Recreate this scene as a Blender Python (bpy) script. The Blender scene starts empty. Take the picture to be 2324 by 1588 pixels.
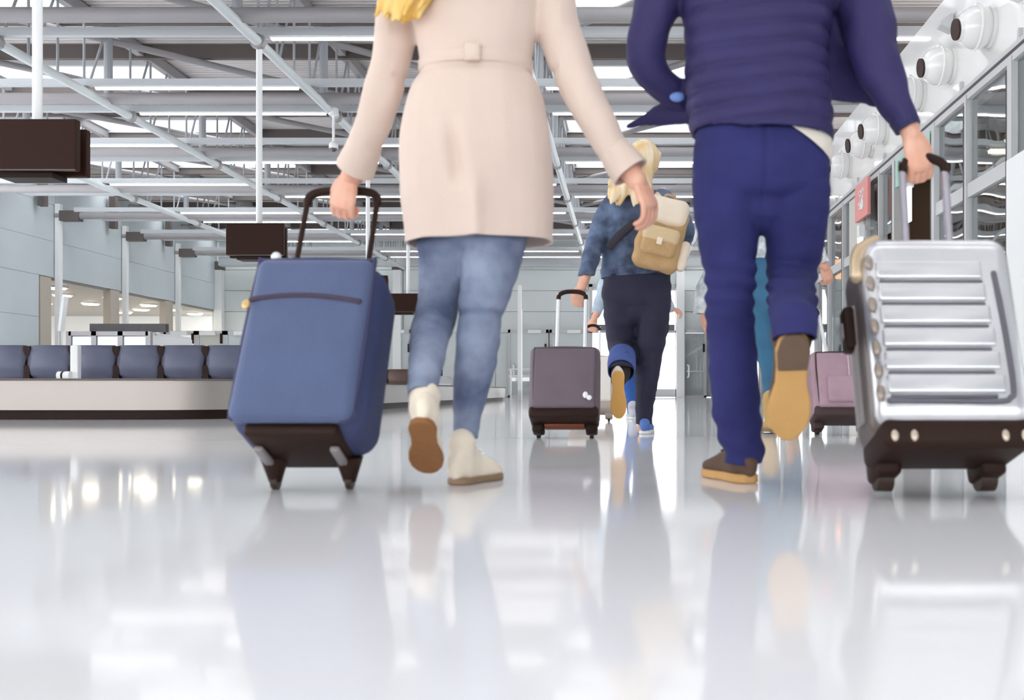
import bpy, bmesh, math, random
import numpy as np
from mathutils import Vector, Matrix, noise

# ------------------------------------------------------------------ camera, world, exposure
sc = bpy.context.scene
COL = sc.collection
F, CX, CY, CAMH = 2200.0, 1420.0, 888.0, 0.25      # focal length (px), principal point, eye height
cam_d = bpy.data.cameras.new('camera'); cam = bpy.data.objects.new('camera', cam_d); COL.objects.link(cam)
cam.location = (0, 0, CAMH); cam.rotation_euler = (math.pi/2, 0, 0)
cam_d.sensor_width = 36; cam_d.lens = F/2324*36
cam_d.shift_x = (1162-CX)/2324; cam_d.shift_y = (CY-794)/2324
cam_d.clip_start = 0.02; cam_d.clip_end = 300
cam_d.dof.use_dof = True; cam_d.dof.focus_distance = 16; cam_d.dof.aperture_fstop = 4.2
sc.camera = cam
W = bpy.data.worlds.new('world'); sc.world = W; W.use_nodes = True
bg = W.node_tree.nodes['Background']; bg.inputs[0].default_value = (0.985, 0.985, 1.0, 1); bg.inputs[1].default_value = 2.2
sc.view_settings.view_transform = 'Standard'; sc.view_settings.look = 'None'
sc.view_settings.exposure = 1.32; sc.view_settings.gamma = 1
sc.view_settings.use_curve_mapping = False
sc.cycles.max_bounces = 8; sc.cycles.glossy_bounces = 3; sc.cycles.diffuse_bounces = 4

# ------------------------------------------------------------------ helpers
def P(px, py, Y): return Vector(((px-CX)/F*Y, Y, CAMH+(CY-py)/F*Y))
def lin(h):
    if isinstance(h, tuple): c = [x/255 for x in h]
    else: c = [int(h[i:i+2], 16)/255 for i in (0, 2, 4)]
    return tuple(x/12.92 if x <= .04045 else ((x+.055)/1.055)**2.4 for x in c)
MATS = {}
def mat(name, col, rough=.6, metal=0., bump=0., bscale=60., var=0., vscale=8., var_col=None, emit=0., coat=0., stretch=None, sheen=0., spec=None):
    if name in MATS: return MATS[name]
    m = bpy.data.materials.new(name); m.use_nodes = True
    nt = m.node_tree; b = nt.nodes['Principled BSDF']; c = lin(col)
    b.inputs['Base Color'].default_value = (*c, 1); b.inputs['Roughness'].default_value = rough; b.inputs['Metallic'].default_value = metal
    if coat: b.inputs['Coat Weight'].default_value = coat
    if sheen: b.inputs['Sheen Weight'].default_value = sheen
    if spec is not None: b.inputs['Specular IOR Level'].default_value = spec
    if emit:
        b.inputs['Emission Color'].default_value = (*c, 1); b.inputs['Emission Strength'].default_value = emit
    if bump or var:
        tc = nt.nodes.new('ShaderNodeTexCoord'); mp = nt.nodes.new('ShaderNodeMapping'); nt.links.new(tc.outputs['Object'], mp.inputs[0])
        if stretch: mp.inputs['Scale'].default_value = stretch
    if bump:
        n = nt.nodes.new('ShaderNodeTexNoise'); n.inputs['Scale'].default_value = bscale; n.inputs['Detail'].default_value = 4
        bp = nt.nodes.new('ShaderNodeBump'); bp.inputs['Strength'].default_value = bump; bp.inputs['Distance'].default_value = .02
        nt.links.new(mp.outputs[0], n.inputs['Vector']); nt.links.new(n.outputs[0], bp.inputs['Height']); nt.links.new(bp.outputs[0], b.inputs['Normal'])
    if var:
        n = nt.nodes.new('ShaderNodeTexNoise'); n.inputs['Scale'].default_value = vscale; n.inputs['Detail'].default_value = 5
        r = nt.nodes.new('ShaderNodeValToRGB'); v = lin(var_col) if var_col else tuple(x*(1-var) for x in c)
        r.color_ramp.elements[0].position = .35; r.color_ramp.elements[1].position = .65
        r.color_ramp.elements[0].color = (*v, 1); r.color_ramp.elements[1].color = (*c, 1)
        nt.links.new(mp.outputs[0], n.inputs['Vector']); nt.links.new(n.outputs[0], r.inputs[0]); nt.links.new(r.outputs[0], b.inputs['Base Color'])
    MATS[name] = m; return m

class MB:
    def __init__(s): s.v = []; s.f = []
    def add(s, vs, fs):
        o = len(s.v); s.v += [tuple(x) for x in vs]; s.f += [tuple(i+o for i in f) for f in fs]; return s
    def box(s, x0, x1, y0, y1, z0, z1):
        return s.add([(x0,y0,z0),(x1,y0,z0),(x1,y1,z0),(x0,y1,z0),(x0,y0,z1),(x1,y0,z1),(x1,y1,z1),(x0,y1,z1)],
                     [(0,3,2,1),(4,5,6,7),(0,1,5,4),(1,2,6,5),(2,3,7,6),(3,0,4,7)])
    def cyl(s, p0, p1, r, n=10, r1=None):
        p0, p1 = Vector(p0), Vector(p1); r1 = r if r1 is None else r1
        t = (p1-p0).normalized(); u = t.orthogonal().normalized(); w = t.cross(u)
        vs = []
        for p, rr in ((p0, r), (p1, r1)):
            for i in range(n):
                a = 2*math.pi*i/n; vs.append(p+(u*math.cos(a)+w*math.sin(a))*rr)
        fs = [(i, (i+1) % n, n+(i+1) % n, n+i) for i in range(n)]+[tuple(range(n-1, -1, -1)), tuple(range(n, 2*n))]
        return s.add(vs, fs)
    def sweep(s, pts, rad, n=16, sub=4, flat=False, sq=2.0, closed=False, up=(0, 1, 0)):
        """tube through pts; rad = list of r or (a, b): a lateral, b along depth"""
        pts = np.array([tuple(p) for p in pts], float); rad = np.array([(r, r) if not hasattr(r, '__len__') else tuple(r) for r in rad], float)
        if sub > 1:
            A = np.hstack([pts, rad]); k = len(A)
            if closed: ext = np.vstack([A[-1], A, A[0], A[1]]); segs = k
            else: ext = np.vstack([2*A[0]-A[1], A, 2*A[-1]-A[-2]]); segs = k-1
            out = []
            for i in range(segs):
                p0, p1, p2, p3 = ext[i:i+4]
                for j in range(sub):
                    t = j/sub
                    out.append(.5*((2*p1)+(-p0+p2)*t+(2*p0-5*p1+4*p2-p3)*t*t+(-p0+3*p1-3*p2+p3)*t**3))
            if not closed: out.append(A[-1])
            A = np.array(out); pts, rad = A[:, :3], np.maximum(A[:, 3:], 1e-4)
        m = len(pts); up = np.array(up, float)
        T = np.zeros((m, 3))
        for i in range(m):
            a, b = (pts[(i-1) % m], pts[(i+1) % m]) if closed else (pts[max(i-1, 0)], pts[min(i+1, m-1)])
            T[i] = (b-a)/max(np.linalg.norm(b-a), 1e-9)
        rings = []; pu = None
        for i in range(m):
            u = np.cross(T[i], up); l = np.linalg.norm(u)
            if l < .12 and pu is not None: u = pu-T[i]*np.dot(pu, T[i])
            elif l < 1e-6: u = np.array((1., 0, 0))
            u = u/np.linalg.norm(u)
            if pu is not None and np.dot(u, pu) < 0: u = -u
            pu = u; w = np.cross(T[i], u)
            rings.append((pts[i], u, w, rad[i, 0], rad[i, 1]))
        if not flat and not closed:
            def cap(r, t, sgn):
                o = []
                for ang in (30, 58, 80):
                    a = math.radians(ang); q = min(r[3], r[4])
                    o.append((r[0]+t*sgn*q*math.sin(a), r[1], r[2], r[3]*math.cos(a), r[4]*math.cos(a)))
                return o
            rings = cap(rings[0], T[0], -1)[::-1]+rings+cap(rings[-1], T[-1], 1)
        vs = []
        for p, u, w, a, b in rings:
            for i in range(n):
                th = 2*math.pi*i/n; c, q = math.cos(th), math.sin(th)
                vs.append(p+u*a*math.copysign(abs(c)**(2/sq), c)+w*b*math.copysign(abs(q)**(2/sq), q))
        R = len(rings); fs = []
        for k in range(R if closed else R-1):
            k2 = (k+1) % R
            for i in range(n):
                fs.append((k*n+i, k*n+(i+1) % n, k2*n+(i+1) % n, k2*n+i))
        if not closed: fs += [tuple(range(n-1, -1, -1)), tuple(range((R-1)*n, R*n))]
        return s.add(vs, fs)
    def ball(s, c, r, n=14, m=9, M=None):
        r = r if hasattr(r, '__len__') else (r, r, r); c = Vector(c); vs = []; fs = []
        for j in range(m+1):
            ph = math.pi*j/m
            for i in range(n):
                th = 2*math.pi*i/n
                d = Vector((math.sin(ph)*math.cos(th)*r[0], math.sin(ph)*math.sin(th)*r[1], math.cos(ph)*r[2]))
                vs.append(c+(M @ d if M else d))
        for j in range(m):
            for i in range(n):
                fs.append((j*n+i, (j+1)*n+i, (j+1)*n+(i+1) % n, j*n+(i+1) % n))
        return s.add(vs, fs)
    def rbox(s, x0, x1, y0, y1, z0, z1, r, seg=4):
        bm = bmesh.new(); bmesh.ops.create_cube(bm, size=1)
        for v in bm.verts: v.co = ((x0+x1)/2+v.co.x*(x1-x0), (y0+y1)/2+v.co.y*(y1-y0), (z0+z1)/2+v.co.z*(z1-z0))
        bmesh.ops.bevel(bm, geom=bm.edges[:], offset=r, segments=seg, profile=.5, affect='EDGES', clamp_overlap=True)
        bm.verts.ensure_lookup_table(); bm.verts.index_update()
        s.add([v.co[:] for v in bm.verts], [[v.index for v in f.verts] for f in bm.faces]); bm.free(); return s
    def prism(s, pts, h0, h1, axis='z'):
        n = len(pts); vs = []
        for h in (h0, h1):
            for a, b in pts: vs.append({'z': (a, b, h), 'y': (a, h, b), 'x': (h, a, b)}[axis])
        return s.add(vs, [tuple(range(n-1, -1, -1)), tuple(range(n, 2*n))]+[(i, (i+1) % n, n+(i+1) % n, n+i) for i in range(n)])
    def xf(s, M):
        s.v = [tuple(M @ Vector(v)) for v in s.v]; return s
    def mesh(s, name):
        me = bpy.data.meshes.new(name); me.from_pydata(s.v, [], s.f); me.update(); return me

def root_inv(o):
    while o.parent: o = o.parent
    return o.matrix_basis.inverted() if o.type == 'EMPTY' or o.get('_r') else o.matrix_basis.inverted()
def fixn(me):
    bm = bmesh.new(); bm.from_mesh(me); bmesh.ops.recalc_face_normals(bm, faces=bm.faces[:]); bm.to_mesh(me); bm.free()
def obj(name, geo, m, parent=None, world=False, smooth=None, loc=None, bevel=0):
    """link geometry as one mesh object; world=True: the verts are in world space"""
    me = geo.mesh(name) if isinstance(geo, MB) else geo
    if isinstance(geo, MB): fixn(me)
    if world and parent is not None: me.transform(root_inv(parent))
    if loc is not None and parent is None: me.transform(Matrix.Translation(-Vector(loc)))
    if not me.materials: me.materials.append(m)
    o = bpy.data.objects.new(name, me); COL.objects.link(o)
    if loc is not None and parent is None: o.location = loc
    if parent is not None: o.parent = parent
    if smooth is not None:
        me.polygons.foreach_set('use_smooth', [True]*len(me.polygons))
        if smooth < 180: me.set_sharp_from_angle(angle=math.radians(smooth))
    if bevel:
        b = o.modifiers.new('bevel', 'BEVEL'); b.width = bevel; b.segments = 2; b.limit_method = 'ANGLE'
    return o
def tag(o, label, cat, group=None):
    o['label'] = label; o['category'] = cat
    if group: o['group'] = group
    return o
def thing(name, label, cat, loc=(0, 0, 0), group=None, rot=(0, 0, 0)):
    o = bpy.data.objects.new(name, None); COL.objects.link(o); o.location = loc; o.rotation_euler = rot; o.empty_display_size = .1
    o.matrix_basis = Matrix.LocRotScale(Vector(loc), Matrix.Rotation(rot[2], 3, 'Z') @ Matrix.Rotation(rot[1], 3, 'Y') @ Matrix.Rotation(rot[0], 3, 'X'), Vector((1, 1, 1)))
    return tag(o, label, cat, group)
def struct(name, geo, m, **k):
    o = obj(name, geo, m, **k); o['kind'] = 'structure'; return o
def inst(name, me, loc, parent, rot=None, scale=None):
    o = bpy.data.objects.new(name, me); COL.objects.link(o); o.location = loc
    if rot: o.rotation_euler = rot
    if scale: o.scale = scale
    o.parent = parent; return o
def remesh(mb, vox, smooth=6, keep=None):
    me = mb.mesh('tmp'); fixn(me); o = bpy.data.objects.new('tmp', me); COL.objects.link(o)
    r = o.modifiers.new('r', 'REMESH'); r.mode = 'VOXEL'; r.voxel_size = vox
    if smooth:
        q = o.modifiers.new('s', 'SMOOTH'); q.factor = .5; q.iterations = smooth
    dg = bpy.context.evaluated_depsgraph_get(); ev = o.evaluated_get(dg)
    out = bpy.data.meshes.new_from_object(ev); bpy.data.objects.remove(o); bpy.data.meshes.remove(me)
    return out
def displace(me, fn):
    n = len(me.vertices); co = np.empty(n*3); me.vertices.foreach_get('co', co); co = co.reshape(-1, 3)
    no = np.empty(n*3); me.vertices.foreach_get('normal', no); no = no.reshape(-1, 3)
    d = fn(co, no); co = co+no*np.asarray(d).reshape(-1, 1); me.vertices.foreach_set('co', co.ravel()); me.update()
def nz(co, s, seed=0.):
    return np.array([noise.noise(Vector((p[0]*s[0]+seed, p[1]*s[1], p[2]*s[2]))) for p in co])
def cut(me, p, nrm, radius=9):
    """open the mesh: remove what lies beyond the plane (within radius of p)"""
    p = Vector(p); bm = bmesh.new(); bm.from_mesh(me)
    fs = [f for f in bm.faces if (f.calc_center_median()-p).length < radius]
    g = set(fs)
    for f in fs: g.update(f.verts); g.update(f.edges)
    bmesh.ops.bisect_plane(bm, geom=list(g), plane_co=p, plane_no=Vector(nrm), clear_outer=True)
    bm.to_mesh(me); bm.free()
def shell(o, t=.006):
    m = o.modifiers.new('shell', 'SOLIDIFY'); m.thickness = t; m.offset = -1; return o

# ------------------------------------------------------------------ materials
M_floor = mat('polished_floor', 'F2F2F4', .07, var=.03, vscale=.6, spec=.32)
M_deck = mat('roof_deck', 'DAD6D4', .6)
nt = M_deck.node_tree; b = nt.nodes['Principled BSDF']
tc = nt.nodes.new('ShaderNodeTexCoord'); wv = nt.nodes.new('ShaderNodeTexWave'); wv.bands_direction = 'Y'; wv.inputs['Scale'].default_value = 2.2
bp = nt.nodes.new('ShaderNodeBump'); bp.inputs['Strength'].default_value = .8; bp.inputs['Distance'].default_value = .03
nt.links.new(tc.outputs['Object'], wv.inputs['Vector']); nt.links.new(wv.outputs['Fac'], bp.inputs['Height']); nt.links.new(bp.outputs[0], b.inputs['Normal'])
M_beam = mat('grey_steel', '9F9D9F', .5)
M_tube = mat('pale_steel', 'DCE4E6', .4)
M_web = mat('web_steel', 'A8ACB2', .5)
M_dark = mat('dark_steel', '645C59', .6)
M_rail = mat('light_rail', 'C8CDD1', .4)
M_lamp = mat('lamp_glow', 'FFF9FA', .3, emit=2.0)
M_skyl = mat('skylight_frame', 'C9CDCE', .5)
M_wall = mat('grey_panel', 'C8D2D6', .55, var=.04, vscale=1.2)
M_wallb = mat('back_panel', 'DCE3E3', .5, bump=.08, bscale=3, stretch=(.2, 1, 20))
M_white = mat('white_paint', 'F1F3F3', .35)
M_bulk = mat('bulkhead_white', 'F3F2F0', .1, bump=.12, bscale=1.3, coat=.6)
M_nozzle = mat('nozzle_white', 'F2F2F0', .2, coat=.5)
M_black = mat('screen_brown_black', '301A12', .5, spec=.15)
M_frame = mat('window_frame', 'C9CACB', .4)
M_mull = mat('mullion_dark', '4A4648', .5)
M_chrome = mat('chrome', 'E6E8EA', .12, .9)
M_steel = mat('brushed_steel', '958E89', .33, .7, bump=.03, bscale=8, stretch=(.3, .3, 60))
M_skirt = mat('black_skirt', '291812', .5, spec=.2)
M_beige = mat('beige_column', 'BDB4A8', .6)
M_glasspane = bpy.data.materials.new('reflective_glass'); M_glasspane.use_nodes = True
nt = M_glasspane.node_tree; nt.nodes.clear()
out = nt.nodes.new('ShaderNodeOutputMaterial'); mx = nt.nodes.new('ShaderNodeMixShader'); tr = nt.nodes.new('ShaderNodeBsdfTransparent'); gl = nt.nodes.new('ShaderNodeBsdfGlossy')
gl.inputs['Roughness'].default_value = .0; gl.inputs['Color'].default_value = (.9, .92, .93, 1); tr.inputs['Color'].default_value = (.88, .92, .92, 1); mx.inputs[0].default_value = .42
tc = nt.nodes.new('ShaderNodeTexCoord'); n1 = nt.nodes.new('ShaderNodeTexNoise'); n1.inputs['Scale'].default_value = .9; n1.inputs['Detail'].default_value = 1
bp = nt.nodes.new('ShaderNodeBump'); bp.inputs['Strength'].default_value = .25; bp.inputs['Distance'].default_value = .05
nt.links.new(tc.outputs['Object'], n1.inputs['Vector']); nt.links.new(n1.outputs[0], bp.inputs['Height']); nt.links.new(bp.outputs[0], gl.inputs['Normal'])
nt.links.new(tr.outputs[0], mx.inputs[1]); nt.links.new(gl.outputs[0], mx.inputs[2]); nt.links.new(mx.outputs[0], out.inputs[0])
M_clear = bpy.data.materials.new('clear_glass'); M_clear.use_nodes = True
nt = M_clear.node_tree; nt.nodes.clear()
out = nt.nodes.new('ShaderNodeOutputMaterial'); mx = nt.nodes.new('ShaderNodeMixShader'); tr = nt.nodes.new('ShaderNodeBsdfTransparent'); gl = nt.nodes.new('ShaderNodeBsdfGlossy')
gl.inputs['Roughness'].default_value = .02; tr.inputs['Color'].default_value = (.965, .97, .975, 1); mx.inputs[0].default_value = .1
nt.links.new(tr.outputs[0], mx.inputs[1]); nt.links.new(gl.outputs[0], mx.inputs[2]); nt.links.new(mx.outputs[0], out.inputs[0])

# ------------------------------------------------------------------ the hall
XL, XR, YB, YF = -17.2, 3.5, 40.9, -7.0     # left wall, glazed right wall, back wall, added glazed end behind the camera
HB = 5.55                                    # centre height of the transverse beams
BEAM = [13.65+3.905*k for k in range(-5, 7)]
LINES = [-13.27, -9.37, -5.47, -1.57, 2.33]
struct('floor', MB().box(XL-9, 12, YF-1, YB+3, -.1, 0), M_floor)
ceil = struct('ceiling', MB().box(XL, 9.8, YF, YB+.3, 7.25, 7.35), mat('roof_top', '9A9896', .8))
# skylight openings are cut by building the deck from panels around them
xs = [XL]+LINES+[6.23, 9.8]; SKYL = {0, 1, 4, 6}     # bays (between lines) that carry a skylight strip in each row
ceil.data.clear_geometry()
roof_edge = MB().box(XL-.2, 10, YB+.0, YB+.4, 6.6, 7.3).box(XL-.2, 10, YF-.3, YF, 6.6, 7.3)
ceil.data.from_pydata(roof_edge.v, [], roof_edge.f); ceil.data.update()
rows = [YF]+[y for y in BEAM if y > YF+1]+[YB]
for j in range(len(rows)-1):
    y0, y1 = rows[j], rows[j+1]
    for i in range(len(xs)-1):
        x0, x1 = xs[i], xs[i+1]
        if (i in SKYL or y1 < 11) and y1-y0 > 3 and y1 < YB+1:  # unseen near rows: skylight added in every bay to light the foreground
            s0, s1 = (y0+2.15, y0+3.25)
            for a, c in ((y0, s0-.08), (s1+.08, y1)):
                obj('deck_panel', MB().box(x0, x1, a, c, 6.95, 7.03), M_deck, ceil)
            f = obj('skylight_frame', MB().box(x0, x1, s0-.08, s0, 6.85, 7.25).box(x0, x1, s1, s1+.08, 6.85, 7.25).box(x0, x0+.12, s0, s1, 6.9, 7.25).box(x1-.12, x1, s0, s1, 6.9, 7.25), M_skyl, ceil)
            obj('pane', MB().box(x0+.12, x1-.12, s0, s1, 7.2, 7.215), M_clear, f)
        else:
            obj('deck_panel', MB().box(x0, x1, y0, y1, 6.95, 7.03), M_deck, ceil)
for k, y in enumerate(BEAM):
    obj('roof_beam', MB().cyl((XL, y, HB), (9.8, y, HB), .105, 16), M_beam, ceil, smooth=40)
    obj('purlin', MB().box(XL, 9.8, y+1.15, y+1.27, 6.68, 6.95), M_dark, ceil)
    obj('purlin', MB().box(XL, 9.8, y+3.3, y+3.42, 6.68, 6.95), M_dark, ceil)
    for dy in (-.77, .77):
        obj('light_rail', MB().box(XL+1, 9.8, y+dy-.05, y+dy+.05, HB-.02, HB+.1), M_rail, ceil)
    for i, (x0, x1) in enumerate(zip(LINES[:-1], LINES[1:])):
        if i == 3: a, c = (x1, y), (x0, y+3.9)
        else: a, c = (x0, y), (x1, y+3.9)
        if c[1] < YB: obj('brace_tube', MB().cyl((a[0], a[1], 6.6), (c[0], c[1], 6.6), .062, 10), M_beam, ceil, smooth=40)
    if y+3.9 < YB+1:
        obj('brace_tube', MB().cyl((XL+.2, y, 6.6), (LINES[0], y+3.9, 6.6), .062, 10), M_beam, ceil, smooth=40)
post_me = MB().cyl((0, 0, 0), (0, 0, 1.3), .022, 8).mesh('truss_post'); post_me.materials.append(M_web)
diag_me = MB().cyl((0, 0, 0), (0, .62, 1.3), .022, 8).mesh('truss_diagonal'); diag_me.materials.append(M_web)
king_me = MB().cyl((0, 0, 0), (0, 0, 1.35), .075, 12).mesh('king_post'); king_me.materials.append(M_web)
clamp_me = MB().cyl((-.0, -.05, 0), (0, .05, 0), .115, 8).mesh('joint_collar'); clamp_me.materials.append(M_beam)
for x in LINES:
    obj('bottom_chord', MB().cyl((x, BEAM[0], HB-.1), (x, YB, HB-.1), .075, 14), M_tube, ceil, smooth=40)
    obj('top_chord', MB().box(x-.07, x+.07, BEAM[0], YB, 6.72, 6.92), M_beam, ceil)
    for y in BEAM:
        inst('king_post', king_me, (x, y, HB), ceil)
        inst('joint_collar', clamp_me, (x, y+.77, HB-.1), ceil)
        if y > 9:
            for q in range(1, 5):
                inst('truss_post', post_me, (x, y+.78*q, HB-.1), ceil)
                if q != 3: inst('truss_diagonal', diag_me, (x, y+.78*q+.08, HB-.1), ceil)
# strip lamps under the rails; which bays are lit follows the photograph
LIT = {(5, 1): (0, 2, 4), (6, -1): (1, 3), (6, 1): (1, 3), (7, -1): (0, 2), (7, 1): (1, 3), (8, -1): (0, 2), (8, 1): (1, 2, 3), (9, -1): (0, 1, 2),
       (9, 1): (0, 3), (10, -1): (1, 2), (10, 1): (0, 3), (11, -1): (1, 2), (11, 1): (1, 2, 3)}
ORD = ['first', 'second', 'third', 'fourth', 'fifth', 'sixth', 'seventh', 'eighth']
BAYN = ['left side bay', 'bay above the blue suitcase', 'bay behind the woman in beige', 'bay above the couple', 'bay beside the glazed wall']
lx = [(LINES[i]+.18, LINES[i+1]-.18) for i in range(4)]
lx = [(LINES[0]+.18, LINES[1]-.18), (LINES[1]+.18, LINES[2]-.18), (LINES[2]+.18, LINES[3]-.18), (LINES[3]+.18, LINES[4]-.18), (LINES[4]+.18, 6.0)]
for (k, s), bays in LIT.items():
    for bay in bays:
        y = BEAM[k]+s*.77; x0, x1 = lx[bay]
        t = thing('strip_light', f"lit white strip lamp {'behind' if s > 0 else 'before'} the {ORD[k-4]} visible roof beam, {BAYN[bay]}", 'ceiling light', ((x0+x1)/2, y, HB-.02), 'fluorescent strip lamps under the roof rails')
        obj('housing', MB().box(x0, x1, y-.035, y+.035, HB-.045, HB-.02), M_white, t, world=True)
        obj('diffuser', MB().box(x0+.02, x1-.02, y-.028, y+.028, HB-.075, HB-.045), M_lamp, t, world=True)

# left wall with its opening, pilasters and poles
wl = struct('wall_left', MB().box(XL-.3, XL-.1, 25.3, 28.45, 0, 7).box(XL-.3, XL-.1, YF, 25.3, 6.2, 7).box(XL-.3, XL-.1, YF, 25.3, 0, .3).box(XL-.3, XL-.1, 28.45, YB, 3.75, 7), M_wall)
by = [y for y in BEAM if y > 24]+[YB]
for j in range(len(by)-1):
    for (z0, z1) in ((3.68, 4.755), (4.762, 5.855), (5.862, 6.95)):
        obj('wall_panel', MB().box(XL-.1, XL-.02, by[j]+.01, by[j+1]-.01, z0, z1), M_wall, wl, bevel=.003)
    if by[j+1] < 29.5:
        for (z0, z1) in ((0, 1.21), (1.217, 2.44), (2.447, 3.672)):
            obj('wall_panel', MB().box(XL-.1, XL-.02, by[j]+.01, min(by[j+1]-.01, 28.45), z0, z1), M_wall, wl, bevel=.003)
for y in by[0:-1]:
    obj('column', MB().box(XL, XL+.16, y-.08, y+.08, 0, 5.9), M_white, wl, bevel=.01)
    obj('beam_bracket', MB().box(XL+.16, XL+.75, y-.13, y+.13, HB-.16, HB+.14), M_dark, wl)
    obj('hanger', MB().box(XL+.1, XL+.3, y-1.1, y-.9, HB+.1, 6.7), M_dark, wl)
    if y > 29: obj('pilaster', MB().box(XL-.28, XL-.02, y-.75, y-.2, 0, 3.66), M_beige, wl, bevel=.01)
w2 = struct('window_left_added', MB().box(XL-.25, XL-.15, YF, 25.3, 3.1, 3.25), M_frame)  # unseen glazing of the near left wall, added to send daylight across the hall
for i in range(12):
    y = YF+i*2.69; obj('mullion', MB().box(XL-.27, XL-.13, y, y+.12, .3, 6.2), M_frame, w2)
    obj('pane', MB().box(XL-.21, XL-.19, y+.12, min(y+2.69, 25.3), .3, 6.2), M_clear, w2)
w3 = struct('window_rear_added', MB().box(XL, 3.5, YF-.1, YF, 3.1, 7), M_wall)  # unseen rear glazing, added and kept low to balance light on the foreground
for i in range(8):
    x = XL+i*2.6; obj('mullion', MB().box(x, x+.12, YF-.12, YF, 0, 3.1), M_frame, w3)
    obj('pane', MB().box(x+.12, min(x+2.6, 3.5), YF-.06, YF-.04, 0, 3.1), M_clear, w3)
# side room behind the opening
struct('wall_side_room', MB().box(-27, -26.8, 26, 31.3, 0, 4).box(-27, XL-.1, 26.2, 26.4, 0, 4).box(-27, XL-.1, YB+2.2, YB+2.4, 0, 4).box(-20.4, -20.2, 26.4, 30.2, 0, 3.55).box(-27, -26.8, 36.6, 46, 0, 4), M_white)
cr = struct('ceiling_side_room', MB().box(-27, XL-.12, 26.2, YB+2.4, 3.6, 3.9), mat('side_ceiling', '9F9A94', .5))
for i in range(4):
    g = obj('glazing_panel', MB().box(-26.7, -26.6, 31.5+i*1.4, 32.7+i*1.4, .1, 3.0), M_clear, bpy.data.objects['wall_side_room'])
dl = 0
for (dx_, yy) in ((-18.2, 31.0), (-19.4, 33.4), (-21.6, 33.4), (-18.2, 34.4), (-20.2, 36.6), (-22, 36.6), (-18.3, 37.2), (-18.3, 39.2), (-19.6, 39.2), (-21, 40.6), (-18.4, 41.4), (-24, 36), (-24, 39.6)):
    dl += 1
    t = thing('downlight', 'round warm white ceiling lamp glowing in the side room beyond the left wall opening', 'ceiling light', (dx_, yy, 3.6), 'round downlights in the side room')
    obj('ring', MB().cyl((dx_, yy, 3.55), (dx_, yy, 3.61), .33, 20), M_white, t, world=True)
    obj('lens', MB().cyl((dx_, yy, 3.52), (dx_, yy, 3.55), .27, 20), mat('warm_glow', 'FFF3D8', .3, emit=7), t, world=True)

# back wall
wb = struct('wall_back', MB().box(XL-.3, -2.5, YB+.12, YB+.3, 0, 7).box(-2.5, 4.3, YB+.12, YB+.3, 4.77, 7).box(2.2, 12, YB+.12, YB+.3, 2.9, 7).box(3.9, 12, YB+.12, YB+.3, 0, 2.9).box(-2.5, -1.55, YB+.12, YB+.3, 0, 4.77).box(2.2, 4.3, YB+.12, YB+.3, 2.9, 4.8), M_wallb)
zz = [2.72, 3.62, 4.5, 5.38, 6.3, 6.95]
px_ = [XL, -13.27, -9.4, -5.5, -1.57, 2.25, 6.2]
for i in range(len(px_)-1):
    for j in range(len(zz)-1):
        if i == 4 and zz[j] < 4.4: continue
        obj('wall_panel', MB().box(px_[i]+.01, px_[i+1]-.01, YB+.04, YB+.12, zz[j]+.01, zz[j+1]-.01), M_wallb, wb, bevel=.008)
    if i not in (4,):
        obj('wall_panel', MB().box(px_[i]+.01, px_[i+1]-.01, YB+.06, YB+.12, .02, 2.71), M_wallb, wb, bevel=.008)
for x in (XL+.1, -9.6, 2.3):
    obj('column', MB().box(x-.17, x+.17, YB-.28, YB+.02, 0, 5.35), M_white, wb, bevel=.01)
    obj('column_head', MB().box(x-.2, x+.2, YB-.3, YB+.02, 5.35, 5.7), M_dark, wb)
obj('edge_duct', MB().box(XL+.3, 9, YB-.75, YB-.35, 5.45, 5.85), M_rail, wb, bevel=.05)
obj('edge_lip', MB().box(XL+.3, 9, YB-.8, YB-.75, 5.85, 5.95), M_white, wb)
def glass_door(name, label, x0, x1, Y, z1, two=False, closer=True, fill=None, n=1):
    t = struct(name, MB().box(x0, x0+.1, Y-.06, Y+.06, 0, z1).box(x1-.1, x1, Y-.06, Y+.06, 0, z1).box(x0, x1, Y-.06, Y+.06, z1-.14, z1).box(x0, x1, Y-.06, Y+.06, 0, .08), M_frame)
    obj('door_leaf', MB().box(x0+.1, x1-.1, Y-.02, Y+.02, .08, z1-.14), fill or M_clear, t)
    if closer: obj('door_closer', MB().box(x1-.85, x1-.3, Y-.16, Y-.06, z1-.16, z1-.02), M_white, t)
    obj('push_bar', MB().cyl((x0+.15, Y-.1, 1.1), (x1-.15, Y-.1, 1.1), .035, 8), M_chrome, t)
    obj('door_handle', MB().sweep([(x0+.2, Y-.05, 1.35), (x0+.25, Y-.18, 1.3), (x0+.25, Y-.18, .9), (x0+.2, Y-.05, .85)], [.04]*4, 8), M_white, t, smooth=60)
    obj('hinge', MB().box(x1-.16, x1-.08, Y-.09, Y-.05, 1.9, 2.25), M_skirt, t)
    return t
M_grey_glass = mat('grey_door_panel', 'CFD7D8', .3)
glass_door('door_1', '', -4.95, -3.25, YB-.1, 2.85, fill=M_grey_glass)
glass_door('door_2', '', -3.2, -1.6, YB-.1, 2.85, fill=M_grey_glass)
glass_door('door_3', '', 2.4, 3.4, YB-.1, 2.85, closer=False)
for q, x in enumerate((-10.6,)):
    glass_door('door_4', '', x, x+1.6, YB-.1, 2.85, fill=M_grey_glass)
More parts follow.
